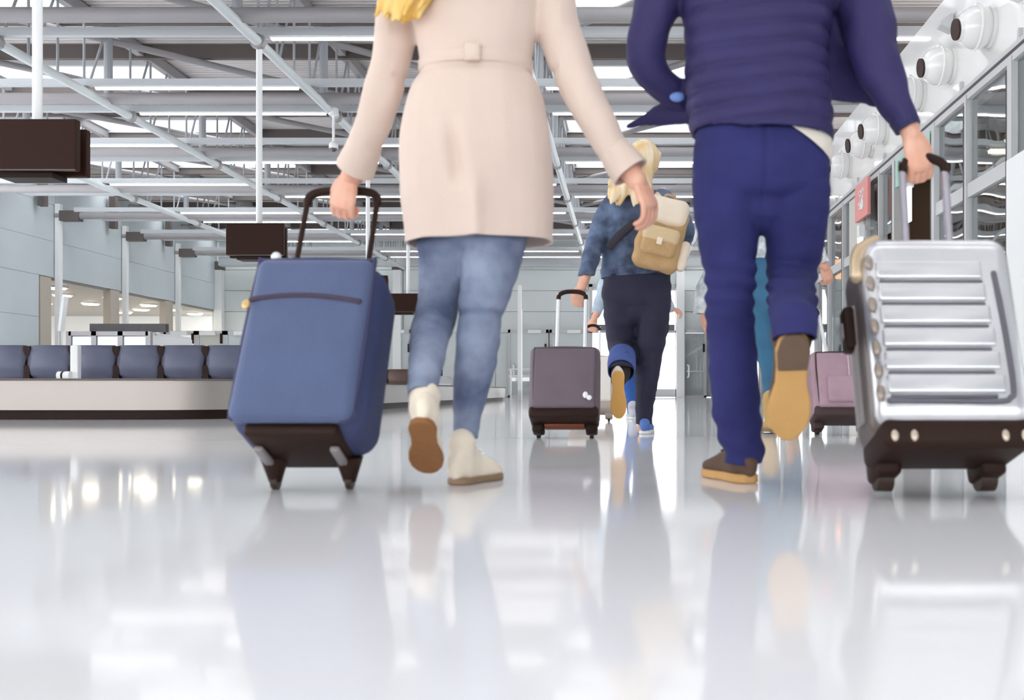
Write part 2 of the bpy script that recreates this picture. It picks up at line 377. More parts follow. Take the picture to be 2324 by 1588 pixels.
# glazed entrance: daylight outside
w1 = struct('window_1', MB().box(-1.55, -1.4, YB-.05, YB+.1, 0, 4.77).box(2.1, 2.25, YB-.05, YB+.1, 0, 4.77).box(-1.55, 2.25, YB-.05, YB+.1, 2.72, 2.82).box(-1.55, 2.25, YB-.05, YB+.1, .02, .35).box(-1.55, 2.25, YB-.05, YB+.1, 4.65, 4.77).box(.3, .4, YB-.05, YB+.1, 0, 4.7), M_frame)
for (a, c) in ((-1.4, .3), (.4, 2.1)):
    obj('pane', MB().box(a, c, YB, YB+.02, .35, 2.72), M_clear, w1)
    obj('pane', MB().box(a, c, YB, YB+.02, 2.82, 4.65), M_clear, w1)
obj('door_drive', MB().box(-1.4, 2.05, YB-.3, YB-.05, 2.8, 3.05), mat('drive_grey', '6F7173', .5), w1)
obj('red_sticker', MB().box(-3.05, -2.85, YB-.16, YB-.125, 1.6, 1.8), mat('sticker_red', 'A98588', .6), bpy.data.objects['door_2'])

# ------------------------------------------------------------------ glazed right wall with bulkhead
RT, RM = 3.25, 2.28
wr = struct('wall_right', MB().box(XR+.02, XR+.35, YF, YB, RT+.1, 4.58), M_bulk)
obj('top_rail', MB().box(XR-.05, XR+.1, YF, YB, RT-.05, RT+.1), M_frame, wr)
obj('rail_shadow_gap', MB().box(XR-.055, XR-.045, YF, YB, RT+.02, RT+.05), M_mull, wr)
DOORWAY = (10.9, 12.45)
for (a, c) in ((YF, DOORWAY[0]), (13.9, YB)):
    obj('middle_rail', MB().box(XR-.04, XR+.06, a, c, RM-.07, RM+.07), M_frame, wr)
mull = [-4, 0, 2.2, 4.4, 6.3, 7.6, 8.7, 9.83, 10.87, 12.48, 13.2, 13.9, 15.4, 16.5, 17.6, 18.8, 20, 21.5, 23, 25, 27, 29, 31, 33, 35, 37, 39]
for k, y in enumerate(mull):
    w_ = .05 if y in (10.87, 12.48, 8.7) else .025
    obj('mullion', MB().box(XR-.06, XR+.06, y-w_, y+w_, 0, RT), M_frame, wr)
    obj('mullion_seal', MB().box(XR-.065, XR+.05, y+w_, y+w_+.022, 0, RT-.1), M_mull, wr)
for k in range(len(mull)-1):
    a, c = mull[k]+.06, mull[k+1]-.05
    if abs(mull[k]-10.87) < .01: continue
    for z0, z1 in ((.05, RM-.07), (RM+.07, RT-.06)):
        obj('pane', MB().box(XR, XR+.012, a, c, z0, z1), M_glasspane, wr)
obj('pillar', MB().box(XR-.12, XR+.2, 7.98, 8.62, 0, RM+.02), M_white, wr, bevel=.01)
obj('beige_pillar', MB().box(XR-.1, XR+.2, 13.93, 14.75, 0, RT-.12), mat('pale_beige', 'CFCDC4', .5), wr, bevel=.01)
for y in (8.6, 10.1, 11.6, 13.1, 14.6, 16.1, 17.6):
    obj('panel_clip', MB().box(XR-.02, XR+.03, y-.02, y+.02, RT+.1, RT+.22), M_frame, wr)
# dim rooms behind the glass
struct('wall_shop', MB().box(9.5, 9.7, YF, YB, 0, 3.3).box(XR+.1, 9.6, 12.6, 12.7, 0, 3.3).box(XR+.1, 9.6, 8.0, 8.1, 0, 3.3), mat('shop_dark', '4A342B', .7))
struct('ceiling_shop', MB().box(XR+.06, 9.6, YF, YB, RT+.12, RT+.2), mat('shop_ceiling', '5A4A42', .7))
q = 0
for yy in (11.2, 11.75, 12.3):
    q += 1
    t = thing('corridor_lamp', f'yellowish strip lamp glowing in the dark doorway, {ORD[q-1]} from the front', 'ceiling light', (6, yy, RT+.1), 'lamps in the dark doorway')
    obj('housing', MB().box(4.6, 7.6, yy-.07, yy+.07, RT+.06, RT+.12), M_white, t, world=True)
    obj('diffuser', MB().box(4.62, 7.58, yy-.06, yy+.06, RT+.03, RT+.06), mat('yellow_glow', 'F6F3C0', .3, emit=4), t, world=True)
# jet nozzles on the bulkhead
NZ = [(9.33, 3.75), (10.44, 3.75), (11.49, 3.76), (13.1, 3.78), (13.86, 3.78), (15.2, 3.79), (8.2, 3.75), (16.6, 3.79)]
for k, (y, z) in enumerate(NZ):
    where = ['at the upper right corner of the picture', 'second from the upper right corner', "above the man's reaching arm", "just beyond the man's sleeve", "left of the man's hand, large", "left of the man's hand, beside his trousers", 'nearest the camera, outside the frame', "farthest along the bulkhead, behind the man's trousers"][k]
    t = thing('jet_nozzle', f'white ball-shaped air jet nozzle on the bulkhead, {where}', 'air vent', (XR+.02, y, z), 'air jet nozzles on the white bulkhead')
    c = Vector((XR-.13, y, z)); tilt = Matrix.Rotation(math.radians(14), 3, 'Y')
    obj('ball', MB().ball(c, .2, 24, 14), M_nozzle, t, world=True, smooth=180)
    obj('neck', MB().cyl((XR-.02, y, z), (XR+.03, y, z), .19, 24), M_nozzle, t, world=True, smooth=40)
    ring = MB().sweep([c+Vector((0, math.cos(a)*.205, math.sin(a)*.205)) for a in np.linspace(0, 2*math.pi, 28, endpoint=False)], [.013]*28, 8, sub=1, closed=True, up=(1, 0, 0))
    obj('rim', ring, M_nozzle, t, world=True, smooth=180)
    obj('knob', MB().ball(c+Vector((0, 0, .215)), .03, 10, 6), M_nozzle, t, world=True, smooth=180)
    d = Vector((-1, -.06, -.12)); d.normalize()
    obj('outlet', MB().cyl(c+d*.165, c+d*.209, .1, 20), mat('outlet_dark', '3A2420', .6), t, world=True)
    rr = MB().cyl(c+d*.13, c+d*.187, .135, 20, .108); obj('outlet_lip', rr, M_nozzle, t, world=True, smooth=40)
for k, y in enumerate((10.4, 13.0)):
    obj('bulkhead_bracket', MB().prism([(XR-.01, 4.3), (XR-.14, 4.2), (XR-.14, 4.16), (XR-.01, 4.1)], y-.07, y+.07, 'y'), M_frame, wr)

def text_mesh(s, size, ext=.004):
    cu = bpy.data.curves.new('txt', 'FONT'); cu.body = s; cu.size = size; cu.extrude = ext; cu.align_x = 'CENTER'; cu.align_y = 'CENTER'
    o = bpy.data.objects.new('txt', cu); COL.objects.link(o)
    me = bpy.data.meshes.new_from_object(o.evaluated_get(bpy.context.evaluated_depsgraph_get())); bpy.data.objects.remove(o); bpy.data.curves.remove(cu); me.materials.clear()
    return me
# orange sign behind the glass, pink and green signs on the wall, exit lamps
t = thing('orange_sign', 'glowing orange sign with white letters behind the glazed wall', 'sign', (4.5, 21.2, 2.6))
obj('sign_box', MB().rbox(4.15, 5.0, 21.2, 21.3, 2.72, 3.14, .015), mat('sign_orange', 'FF8A3A', .4, emit=1.6), t, world=True)  # glow added to box and letters so they show through the glass
me = text_mesh('NO', .3); me.transform(Matrix.Translation((4.62, 21.19, 2.93)) @ Matrix.Rotation(math.pi/2, 4, 'X')); obj('letters', me, mat('sign_white', 'FFFFFF', .4, emit=2.5), t, world=True)
obj('hanger', MB().cyl((4.57, 21.25, 3.1), (4.57, 21.25, RT+.14), .012, 8), M_frame, t, world=True)
t = thing('pink_sign', 'pale red panel sign with white marks above the beige pillar', 'sign', (XR-.13, 13.75, 2.7))
obj('panel', MB().box(XR-.16, XR-.12, 13.38, 14.12, 2.7, 3.22), mat('sign_pink', 'E99A94', .5), t, world=True)
me = text_mesh('✈', .3)
if len(me.polygons) == 0: me = text_mesh('->', .34)
me.transform(Matrix.Translation((XR-.165, 13.75, 2.96)) @ Matrix.Rotation(-math.pi/2, 4, 'Z') @ Matrix.Rotation(math.pi/2, 4, 'X')); obj('marks', me, M_white, t, world=True)
t = thing('green_sign', 'pale green panel sign above the dark doorway', 'sign', (XR-.03, 11.7, 3.0))
obj('panel', MB().box(XR-.05, XR, 11.0, 12.4, 2.85, 3.2), mat('sign_green', 'A9D3C2', .5), t, world=True)
for k, (y, z, wh) in enumerate(((11.3, 2.72, 'over the dark doorway'), (13.6, 2.5, 'below the pale red sign'))):
    t = thing('pendant_unit', f'white hanging exit lamp unit {wh}', 'lamp', (XR-.2, y, z))
    obj('bracket', MB().box(XR-.24, XR-.16, y-.07, y+.07, z-.1, z+.08), M_white, t, world=True)
    obj('blade', MB().box(XR-.23, XR-.19, y-.09, y+.09, z-.5, z-.1), mat('blade_white', 'FFFFFF', .3, emit=.6), t, world=True)
    obj('arm', MB().box(XR-.2, XR-.02, y-.02, y+.02, z+.02, z+.06), M_frame, t, world=True)

# ------------------------------------------------------------------ hanging monitors, dome camera
def monitor(px, py_top, py_bot, ratio, x, Y, label, back=True):
    c = P(px, (py_top+py_bot)/2, Y); h = (py_bot-py_top)/F*Y; w = h*ratio
    t = thing('hanging_monitor', label, 'monitor', (c.x, Y, c.z-h/2), 'display screens hung from the roof')
    s = obj('screen', MB().rbox(c.x-w/2, c.x+w/2, Y-.04, Y+.04, c.z-h/2, c.z+h/2, .012, 2), M_black, t, world=True)
    obj('bezel_line', MB().box(c.x-w/2+.005, c.x+w/2-.005, Y-.045, Y-.04, c.z-h/2-.004, c.z-h/2+.008), M_dark, s, world=True)
    obj('screen_rear', MB().rbox(c.x-w/2-.06, c.x+w/2-.06, Y+.24, Y+.32, c.z-h/2, c.z+h/2-.02, .012, 2), M_black, t, world=True)
    obj('bracket', MB().box(c.x-.25, c.x+.25, Y+.04, Y+.24, c.z-.1, c.z+.1), M_dark, t, world=True)
    obj('cable_box', MB().box(c.x-.3, c.x+.2, Y+.05, Y+.3, c.z-h/2-.05, c.z-h/2), M_skirt, t, world=True)
    obj('pole', MB().cyl((LINES[2] if x is None else x, Y+.17, c.z), (LINES[2] if x is None else x, Y+.17, HB-.1), .045, 14), M_white, t, world=True, smooth=40)
    return t
Y1 = 9.05
monitor(62, 272, 388, 2.0, P(85, 100, Y1+.17).x, Y1, 'large dark double display screen hanging at the left edge above the seats')
monitor(580, 507, 580, 1.79, None, 14.3, 'dark display screen on a white pole above the blue suitcase')
monitor(822, 625, 690, 1.79, None, 20.4, 'dark display screen mostly hidden by the blue suitcase')
monitor(918, 666, 708, 1.85, None, 24.2, "small far dark display screen beside the woman's jeans")
c = P(757, 330, 17.9)
t = thing('dome_camera', 'white dome security camera hanging on a thin rod from the roof', 'camera', (c.x, c.y, c.z))
obj('rod', MB().cyl((c.x, c.y, c.z+.02), (c.x, c.y, HB-.15), .025, 10).cyl((c.x, c.y, HB-.2), (c.x, c.y, HB-.08), .09, 12), M_white, t, world=True, smooth=40)
obj('housing', MB().ball(c, (.085, .085, .075)).cyl((c.x, c.y, c.z-.055), (c.x, c.y, c.z), .085, 18), M_white, t, world=True, smooth=60)
obj('dome', MB().ball(c-Vector((0, 0, .06)), .06), mat('smoke_dome', '55565A', .1), t, world=True, smooth=180)

# ------------------------------------------------------------------ baggage carousel and seats
CXR, CYN = -3.36, 8.55
def lpath(off):   # outer edge of the carousel: along X, round the corner, then away along Y
    r = 1.0-off; pts = [(-14, CYN+off)]
    for a in np.linspace(-90, 0, 9): pts.append((CXR-1.0+r*math.cos(math.radians(a)), CYN+1.0+r*math.sin(math.radians(a))))
    return pts+[(CXR-off, 27)]
def band(o0, o1, z0, z1):
    a, c = lpath(o0), lpath(o1); n = len(a); m = MB()
    vs = [(p[0], p[1], z) for z in (z0, z1) for p in a]+[(p[0], p[1], z) for z in (z0, z1) for p in c]; fs = []
    for i in range(n-1):
        fs += [(i, i+1, n+i+1, n+i), (2*n+i+1, 2*n+i, 3*n+i, 3*n+i+1), (n+i, n+i+1, 3*n+i+1, 3*n+i), (i+1, i, 2*n+i, 2*n+i+1)]
    fs += [(0, n, 3*n, 2*n), (n-1, 3*n-1, 4*n-1, 2*n-1)]
    return m.add(vs, fs)
t = thing('baggage_carousel', 'low steel baggage carousel with black plinth curving away behind the blue suitcase', 'carousel', (CXR-1, CYN+1, 0))
obj('side_panel', band(.0, .06, .085, .345), M_steel, t, world=True, smooth=30)
obj('plinth', band(.06, 1.1, 0, .085), M_skirt, t, world=True, smooth=30)
obj('top_rim', band(-.02, .1, .345, .365), M_dark, t, world=True, smooth=30)
obj('belt', band(.1, 1.1, .1, .35), mat('belt_rubber', '2B2624', .6), t, world=True, smooth=30)
def bench(label, x0, Y, n, pitch, mcol, group=None):
    t = thing('beam_seating', label, 'bench', (x0, Y, 0), group)
    x0w = x0
    me = None
    for i in range(n):
        cx = x0+i*pitch; w = pitch*.94
        m = MB()
        prof = [(0.0, .80), (-.02, .66), (-.045, .55), (-.03, .45), (.03, .40), (.25, .405), (.45, .42)]
        N = 9; vs = []; fs = []
        for k, (dy, z) in enumerate(prof):
            for j in range(N):
                u = (j/(N-1)-.5); vs.append((cx+u*w*(1 if k else .97), Y+dy-.045*(1-(2*u)**2)*(1 if k < 4 else 0), z))
        for k in range(len(prof)-1):
            for j in range(N-1): fs.append((k*N+j, k*N+j+1, (k+1)*N+j+1, (k+1)*N+j))
        o = obj('seat_shell', m.add(vs, fs), mcol, t, world=True, smooth=180); sh = shell(o, .02)
        obj('side_bracket', MB().box(cx+w/2-.035, cx+w/2+.045, Y-.02, Y+.06, .38, .79).box(cx+w/2-.01, cx+w/2+.06, Y-.05, Y+.3, .36, .56), M_skirt, t, world=True)
    obj('beam', MB().box(x0-pitch/2, x0+(n-.5)*pitch, Y+.1, Y+.18, .3, .38), M_skirt, t, world=True)
    for x in (x0, x0+(n-1)*pitch):
        obj('leg', MB().box(x-.04, x+.04, Y-.05, Y+.35, 0, .04).box(x-.03, x+.03, Y+.1, Y+.17, 0, .32), M_skirt, t, world=True)
    return t
M_seat = mat('seat_blue_grey', '5E6278', .45, var=.12, vscale=5)
Ys = 11.55; sp = 101/F*Ys
bench('row of slate blue waiting seats behind the near carousel side', P(14, 0, Ys).x, Ys, 6, sp, M_seat)
bench('pair of brown waiting seats seen between the blue suitcase and the jeans', P(848, 0, 24).x, 24, 3, .67, mat('seat_brown', '5A463F', .5))
c = P(172, 850, 11.2)
t = thing('belt_post', 'white post with a horizontal roller head between the slate blue seats', 'post', (c.x, 11.2, 0))
obj('upright', MB().rbox(c.x-.045, c.x+.045, 11.16, 11.24, 0, .78, .01, 2), M_white, t, world=True)
obj('roller', MB().cyl((c.x-.16, 11.13, .43), (c.x-.02, 11.13, .43), .05, 16), M_white, t, world=True, smooth=40)
obj('band_grip', MB().cyl((c.x-.11, 11.13, .43), (c.x-.09, 11.13, .43), .053, 16), M_skirt, t, world=True)
# booth, sign and partition in front of the opening
Yb = 27.2
def bx(px): return (px-CX)/F*Yb
t = thing('glazed_booth', 'white panelled booth with grey frame behind the slate blue seats', 'booth', (bx(250), Yb, 0))
ztop = CAMH+(CY-752)/F*Yb
obj('body', MB().box(bx(162), bx(338), Yb+.06, Yb+2.6, 0, ztop-.02), mat('booth_inner', 'E9EEF1', .5), t, world=True)
edges = [158, 215, 275, 338]
for i in range(4):
    obj('post', MB().box(bx(edges[i])-.07, bx(edges[i])+.07, Yb-.06, Yb+.08, 0, ztop), M_beam, t, world=True)
obj('top_frame', MB().box(bx(158), bx(338), Yb-.06, Yb+.08, ztop-.12, ztop), M_beam, t, world=True)
for i in range(3):
    obj('panel', MB().box(bx(edges[i])+.09, bx(edges[i+1])-.09, Yb-.02, Yb+.05, .1, ztop-.14), mat('booth_panel', 'E6EDF1', .35), t, world=True)
obj('side_panel', MB().box(bx(338), bx(338)+.05, Yb+.1, Yb+2.6, .1, ztop-.1), M_white, t, world=True)
t = thing('led_board', 'long dark display board lying along the top of the white booth', 'display board', (bx(277), Yb+.4, ztop))
obj('case', MB().box(bx(190), bx(364), Yb+.3, Yb+.5, ztop+.005, ztop+.24), mat('board_dark', '3B383B', .5), t, world=True)
obj('foot', MB().box(bx(210), bx(220), Yb+.3, Yb+.5, ztop-.018, ztop+.005), M_dark, t, world=True)
Yp = 33.5
def pxp(p): return (p-CX)/F*Yp
for k, (a, c, f) in enumerate(((372, 447, M_clear), (447, 512, mat('partition_cream', 'D8D8CF', .4)), (512, 590, M_grey_glass))):
    glass_door(f'door_{5+k}', '', pxp(a), pxp(c), Yp, 2.34, fill=f)
c = P(143, 712, 27.6)
t = thing('tilted_display', 'thin white display panel tilted on an arm beside the beige pilaster', 'display', (c.x, 27.6, 1.0))
obj('panel', MB().box(-.04, .04, -.1, .1, -.5, .5).xf(Matrix.Translation((c.x, 27.6, c.z)) @ Matrix.Rotation(.12, 4, 'Y')), M_white, t, world=True)
obj('stem', MB().cyl((c.x-.12, 27.6, 0), (c.x-.1, 27.6, c.z), .04, 10), M_frame, t, world=True)
t = thing('queue_barrier', 'white railing of a queue barrier in front of the far grey doors', 'barrier', (-3.9, 38, 0))
for x in (-4.5, -4.1, -3.5, -3.2):
    obj('post', MB().cyl((x, 38, 0), (x, 38, 1.15), .035, 8), M_white, t, world=True)
obj('rail', MB().cyl((-4.6, 38, 1.12), (-3.1, 38, 1.12), .03, 8), M_white, t, world=True)
obj('rail', MB().cyl((-4.6, 38, .85), (-3.1, 38, .85), .03, 8), M_white, t, world=True)
obj('glass_infill', MB().box(-4.5, -3.2, 37.99, 38.01, .1, .8), M_clear, t, world=True)
t = thing('belt_terminal', 'pale box unit standing on the far end of the carousel', 'box', (-4.3, 23.5, .36))
obj('body', MB().prism([(-4.55, .355), (-4.15, .355), (-4.15, .45), (-4.3, .62), (-4.55, .62)], 23.2, 23.8, 'y'), M_frame, t, world=True)
obj('front_plate', MB().box(-4.5, -4.2, 23.19, 23.2, .38, .43), M_white, t, world=True)
struct('trim_1', MB().box(-3.0, -2.9, 26.9, 27.0, 0, 3.2).box(-3.2, -3.1, 29, 29.1, 0, 2.7), M_white)

# ------------------------------------------------------------------ trolley cases
def wheel_mb(x, tilt, r, y=0., w=.022):
    return MB().cyl((x-w/2, y-r*math.sin(tilt), r*math.cos(tilt)), (x+w/2, y-r*math.sin(tilt), r*math.cos(tilt)), r, 18)
def case_root(label, X, Y, tilt, group='wheeled suitcases'):
    return thing('suitcase', label, 'suitcase', (X, Y, 0), group, (-tilt, 0, 0))
def handle(t, xa, xb, y, z0, z1, r, mt, mg, grip_r=.014, lean=0.):
    for x in (xa, xb):
        obj('handle_tube', MB().cyl((x, y, z0), (x+lean, y, z1), r, 10), mt, t, smooth=40)
    g = obj('handle_grip', MB().sweep([(xa+lean, y, z1-.03), (xa+lean+.005, y, z1-.005), (xa+lean+.035, y, z1+.012), ((xa+xb)/2+lean, y, z1+.016), (xb+lean-.035, y, z1+.012), (xb+lean-.005, y, z1-.005), (xb+lean, y, z1-.03)], [grip_r]*7, 10), mg, t, smooth=180)

# blue soft suitcase
tl = math.radians(27)
M_bluef = mat('blue_fabric', '525F83', .75, bump=.25, bscale=180, var=.1, vscale=7, sheen=.15)
M_navys = mat('navy_side_fabric', '363F66', .75, bump=.2, bscale=180)
M_blk = mat('dark_brown_plastic', '2B1A13', .55, spec=.2)
M_grey = mat('grey_plastic', '8C8585', .4)
t = case_root('large blue soft fabric suitcase with a curved front pocket seam', -.80, 2.48, tl)
w, h, d, zb = .335, .495, .21, .07
def soft_body(w, h, d, zb, r=.045, bulge=.02):
    bm = bmesh.new(); m0 = MB().rbox(-w/2, w/2, -d, 0, zb, zb+h, r, 5)
    me = m0.mesh('b'); bm.from_mesh(me); bpy.data.meshes.remove(me)
    bmesh.ops.subdivide_edges(bm, edges=[e for e in bm.edges if e.calc_length() > .1], cuts=9, use_grid_fill=True)
    for v in bm.verts:
        u = v.co.x/(w/2); q = (v.co.z-zb-h/2)/(h/2); f = max(0, 1-u*u)*max(0, 1-q*q)
        if v.co.y < -d/2: v.co.y -= bulge*f**.6
    bm.verts.index_update(); m = MB().add([v.co[:] for v in bm.verts], [[v.index for v in f.verts] for f in bm.faces]); bm.free(); return m
obj('body', soft_body(w, h, d, zb, .06), M_navys, t, smooth=180)
# front panel laid over the body, slightly proud
fp = MB().rbox(-w/2+.012, w/2-.02, -d-.035, -d+.02, zb+.015, zb+h-.015, .028, 4)
pn = obj('front_panel', fp, M_bluef, t, smooth=180)
zs = zb+h*.69
sp_ = [(-w/2+.02+i*(w-.06)/8, -d-.034, zs+.022*math.sin(math.pi*(.15+.8*i/8))-.004) for i in range(9)]
obj('pocket_seam', MB().sweep(sp_, [(.008, .006)]*9, 8), mat('seam_brown', '3C3044', .6), pn, smooth=180)
obj('edge_piping', MB().sweep([(-w/2+.012+.02, -d-.012, zb+.03), (-w/2+.014, -d-.012, zb+.06), (-w/2+.014, -d-.012, zb+h-.05), (-w/2+.04, -d-.012, zb+h-.016), (w/2-.05, -d-.012, zb+h-.016), (w/2-.022, -d-.012, zb+h-.05), (w/2-.022, -d-.012, zb+.06), (w/2-.05, -d-.012, zb+.02)], [.006]*8, 8), mat('piping_dark', '35365A', .6), pn, smooth=180)
obj('zip_pull', MB().ball((-w/2+.012, -d-.04, zs-.012), (.010, .006, .014)), mat('brass', 'D9B878', .35, .4), t, smooth=180)
obj('corner_dot', MB().ball((-w/2+.05, -d-.005, zb+h+.002), .013), mat('dot_silver', 'E3E6EA', .3, .3), t, smooth=180)  # small pale silver ball at the top left corner
bs = MB().rbox(-w*.36, w*.33, -d-.004, .004, zb-.014, zb+.02, .015, 3)
base = obj('base_plate', bs, M_blk, t, smooth=50)
for x in (-.098, .088):
    obj('skid', MB().rbox(x-.012, x+.012, -d*.72, -d*.2, zb-.03, zb-.014, .006, 2), M_grey, base, smooth=50)
for x in (-.095, .095):
    obj('wheel_housing', MB().cyl((x, -.045, zb), (x, -.012, .016), .036, 14, .016), M_blk, t, smooth=50)
    obj('wheel', wheel_mb(x, tl, .022, 0, .016), mat('wheel_dark', '3A2A22', .5), t, smooth=40)
handle(t, -.142, .064, -.02, zb+h-.02, zb+h+.36, .008, M_blk, M_blk, .013)

# silver hard-shell suitcase
tl2 = math.radians(20)
M_silv = mat('silver_shell', 'D6D6D9', .27, .6, bump=.02, bscale=60)
M_silvd = mat('dark_shell_rim', '6E6560', .35, .4)
t = case_root('large silver hard-shell suitcase with horizontal ribs pulled by the man', .755, 2.39, tl2)
w, h, d, zb = .37, .51, .225, .075
obj('shell', soft_body(w, h, d, zb, .06, .012), M_silvd, t, smooth=180)
fpn = obj('front_shell', MB().rbox(-w/2+.006, w/2-.006, -d-.025, -d+.075, zb+.02, zb+h, .048, 5), M_silv, t, smooth=180)
for i in range(6):
    z0 = zb+.095+i*.058
    obj('rib', MB().rbox(-w/2+.03, w/2-.09+.004*(5-i), -d-.033, -d-.012, z0, z0+.047, .007, 3), M_silv, fpn, smooth=180)
    obj('groove', MB().rbox(-w/2+.035, w/2-.09, -d-.029, -d-.02, z0-.012, z0-.002, .003, 2), mat('groove_dark', '5F5E66', .4), fpn, smooth=60)
obj('frame_groove', MB().sweep([(-w/2+.03, -d-.026, zb+.078), (0, -d-.026, zb+.076), (w/2-.085, -d-.026, zb+.076), (w/2-.062, -d-.026, zb+.085), (w/2-.052, -d-.026, zb+.11), (w/2-.053, -d-.026, zb+.25), (w/2-.06, -d-.026, zb+h-.11)], [.007]*7, 8), mat('groove_dark', '5F5E66', .4), fpn, smooth=180)
obj('corner_guard', MB().sweep([(-w/2-.002, -d+.03, zb+h-.09), (-w/2+.008, -d+.02, zb+h-.03), (-w/2+.045, -d+.015, zb+h-.002)], [.018, .022, .016], 10), mat('guard_warm', 'BFA98C', .3, .3), t, smooth=180)
for k in range(7):
    obj('edge_stud', MB().ball((-w/2+.016, -d-.012, zb+.10+k*.056), (.011, .010, .02)), mat('stud_warm', '9A8E84', .35, .3), t, smooth=180)
obj('side_rail', MB().rbox(-w/2-.008, -w/2+.004, -d*.62, -d*.4, zb+.06, zb+h-.14, .005, 2), M_grey, t, smooth=50)
sh_ = obj('side_handle', MB().rbox(-w/2-.03, -w/2+.004, -d*.62, -d*.38, zb+h*.50, zb+h*.72, .01, 3), M_blk, t, smooth=50)
obj('lock', MB().rbox(-w/2-.036, -w/2-.024, -d*.56, -d*.44, zb+h*.56, zb+h*.64, .004, 2), M_grey, sh_, smooth=50)
obj('top_cap', MB().rbox(-w/2+.05, w/2-.05, -d*.85, -.02, zb+h-.012, zb+h+.012, .01, 3), mat('cap_pale', 'D9DEE8', .25, .2), t, smooth=50)
base = obj('base_bumper', MB().rbox(-w/2+.012, w/2-.012, -d-.018, -.03, zb-.028, zb+.042, .022, 4), M_blk, t, smooth=50)
for x in (-w/2+.06, w/2-.06):
    hs = obj('wheel_housing', MB().rbox(x-.031, x+.031, -.10, .015, .022, zb+.03, .014, 3), M_blk, t, smooth=50)
    obj('wheel', wheel_mb(x, tl2, .036, -.015, .04), mat('wheel_dark', '3A2A22', .5), t, smooth=40)
    obj('hub', MB().cyl((x-.018, -.03*math.sin(tl2), .03*math.cos(tl2)), (x+.018, -.03*math.sin(tl2), .03*math.cos(tl2)), .012, 12), M_chrome, t)
    for q in (-.022, .022):
        obj('rivet', MB().ball((x+q, -d-.016, zb-.002), (.009, .006, .014)), mat('rivet_pale', 'C9B9A8', .3, .3), base, smooth=180)
handle(t, -.012, .105, -.03, zb+h-.02, zb+h+.345, .0105, mat('handle_alu', 'B9B4BE', .25, .6), M_blk, .013, lean=.02)

# dark purple grey suitcase
def small_case(label, X, Y, tl, w, h, d, mb_, mbase, hx0, hx1, hz, mt=None, strip=True, frac=.3, hlean=0., ywh=.06):
    t = case_root(label, X, Y, tl); zb = .06
    obj('body', soft_body(w, h, d, zb, .035, .015), mb_, t, smooth=180)
    pn = obj('front_panel', MB().rbox(-w/2+.02, w/2-.02, -d-.03, -d+.02, zb+h*.1, zb+h-.02, .02, 3), mb_, t, smooth=180)
    obj('front_piping', MB().sweep([(-w/2+.03, -d-.02, zb+h*.15), (-w/2+.025, -d-.022, zb+h-.06), (-w/2+.06, -d-.022, zb+h-.025), (w/2-.06, -d-.022, zb+h-.025), (w/2-.025, -d-.022, zb+h-.06), (w/2-.03, -d-.02, zb+h*.15)], [.006]*6, 8), mbase if not strip else mat('piping_grey', '554B52', .6), pn, smooth=180)
    base = obj('base', MB().rbox(-w/2+.004, w/2-.004, -d-.012, .004, zb-.01, zb+h*.14, .02, 3), mbase, t, smooth=50)
    for x in (-w/2+.045, w/2-.045):
        obj('wheel_housing', MB().rbox(x-.032, x+.032, -.08, .012, .015, zb+.03, .012, 3), mbase, t, smooth=50)
        obj('wheel', wheel_mb(x, tl, .022), mat('wheel_dark', '3A2A22', .5), t, smooth=40)
    if strip: obj('kick_strip', MB().rbox(-w/2+.08, w/2-.08, -d*.5, -d*.1, zb-.022, zb-.008, .006, 2), mat('rust_strip', '8A4526', .5), base, smooth=50)
    handle(t, hx0, hx1, -.02, zb+h-.02, zb+h+hz, .011, mt or mat('handle_white', 'F4F5F8', .2, .3), M_blk, .013, lean=hlean)
    return t, pn, zb
tl3 = math.radians(20)
t, pn, zb = small_case('small dark purple-grey suitcase with two pale handle tubes', -.325, 5.22, tl3, .375, .40, .19, mat('plum_fabric', '6E6069', .6, bump=.2, bscale=120, var=.1, vscale=6), mat('brown_black_base', '2B1A13', .55, spec=.2), -.055, .10, .385)
obj('tag_bow', MB().ball((.115, -.24, zb+.10), (.014, .008, .018)).ball((.135, -.24, zb+.085), (.014, .008, .014)), M_white, pn, smooth=180)
t, pn, zb = small_case('dusty pink fabric suitcase with a dark base beside the silver suitcase', 1.235, 5.6, tl3, .35, .39, .19, mat('pink_fabric', 'B394A0', .7, bump=.35, bscale=25, var=.15, vscale=7), mat('maroon_base', '412C2A', .55), -.155, -.035, .33, strip=False, hlean=-.04)
obj('pocket', MB().rbox(-.10, .12, -.245, -.21, zb+.06, zb+.22, .02, 3), mat('pink_fabric', ''), pn, smooth=180)
obj('zip', MB().cyl((.03, -.228, zb+.14), (.03, -.228, zb+.34), .004, 8), mat('zip_pink', 'D6BEC6', .4), pn)
obj('top_handle', MB().sweep([(-.05, -.10, zb+.385), (-.03, -.10, zb+.405), (.03, -.10, zb+.405), (.05, -.10, zb+.385)], [.01]*4, 8), mat('maroon_base', ''), t, smooth=180)
small_case('cream suitcase half hidden behind the purple-grey suitcase', -.285, 8.1, tl3, .38, .46, .2, mat('cream_fabric', 'E6DFD6', .6), mat('cream_base', 'B5A79B', .5), -.06, .06, .33, strip=False)

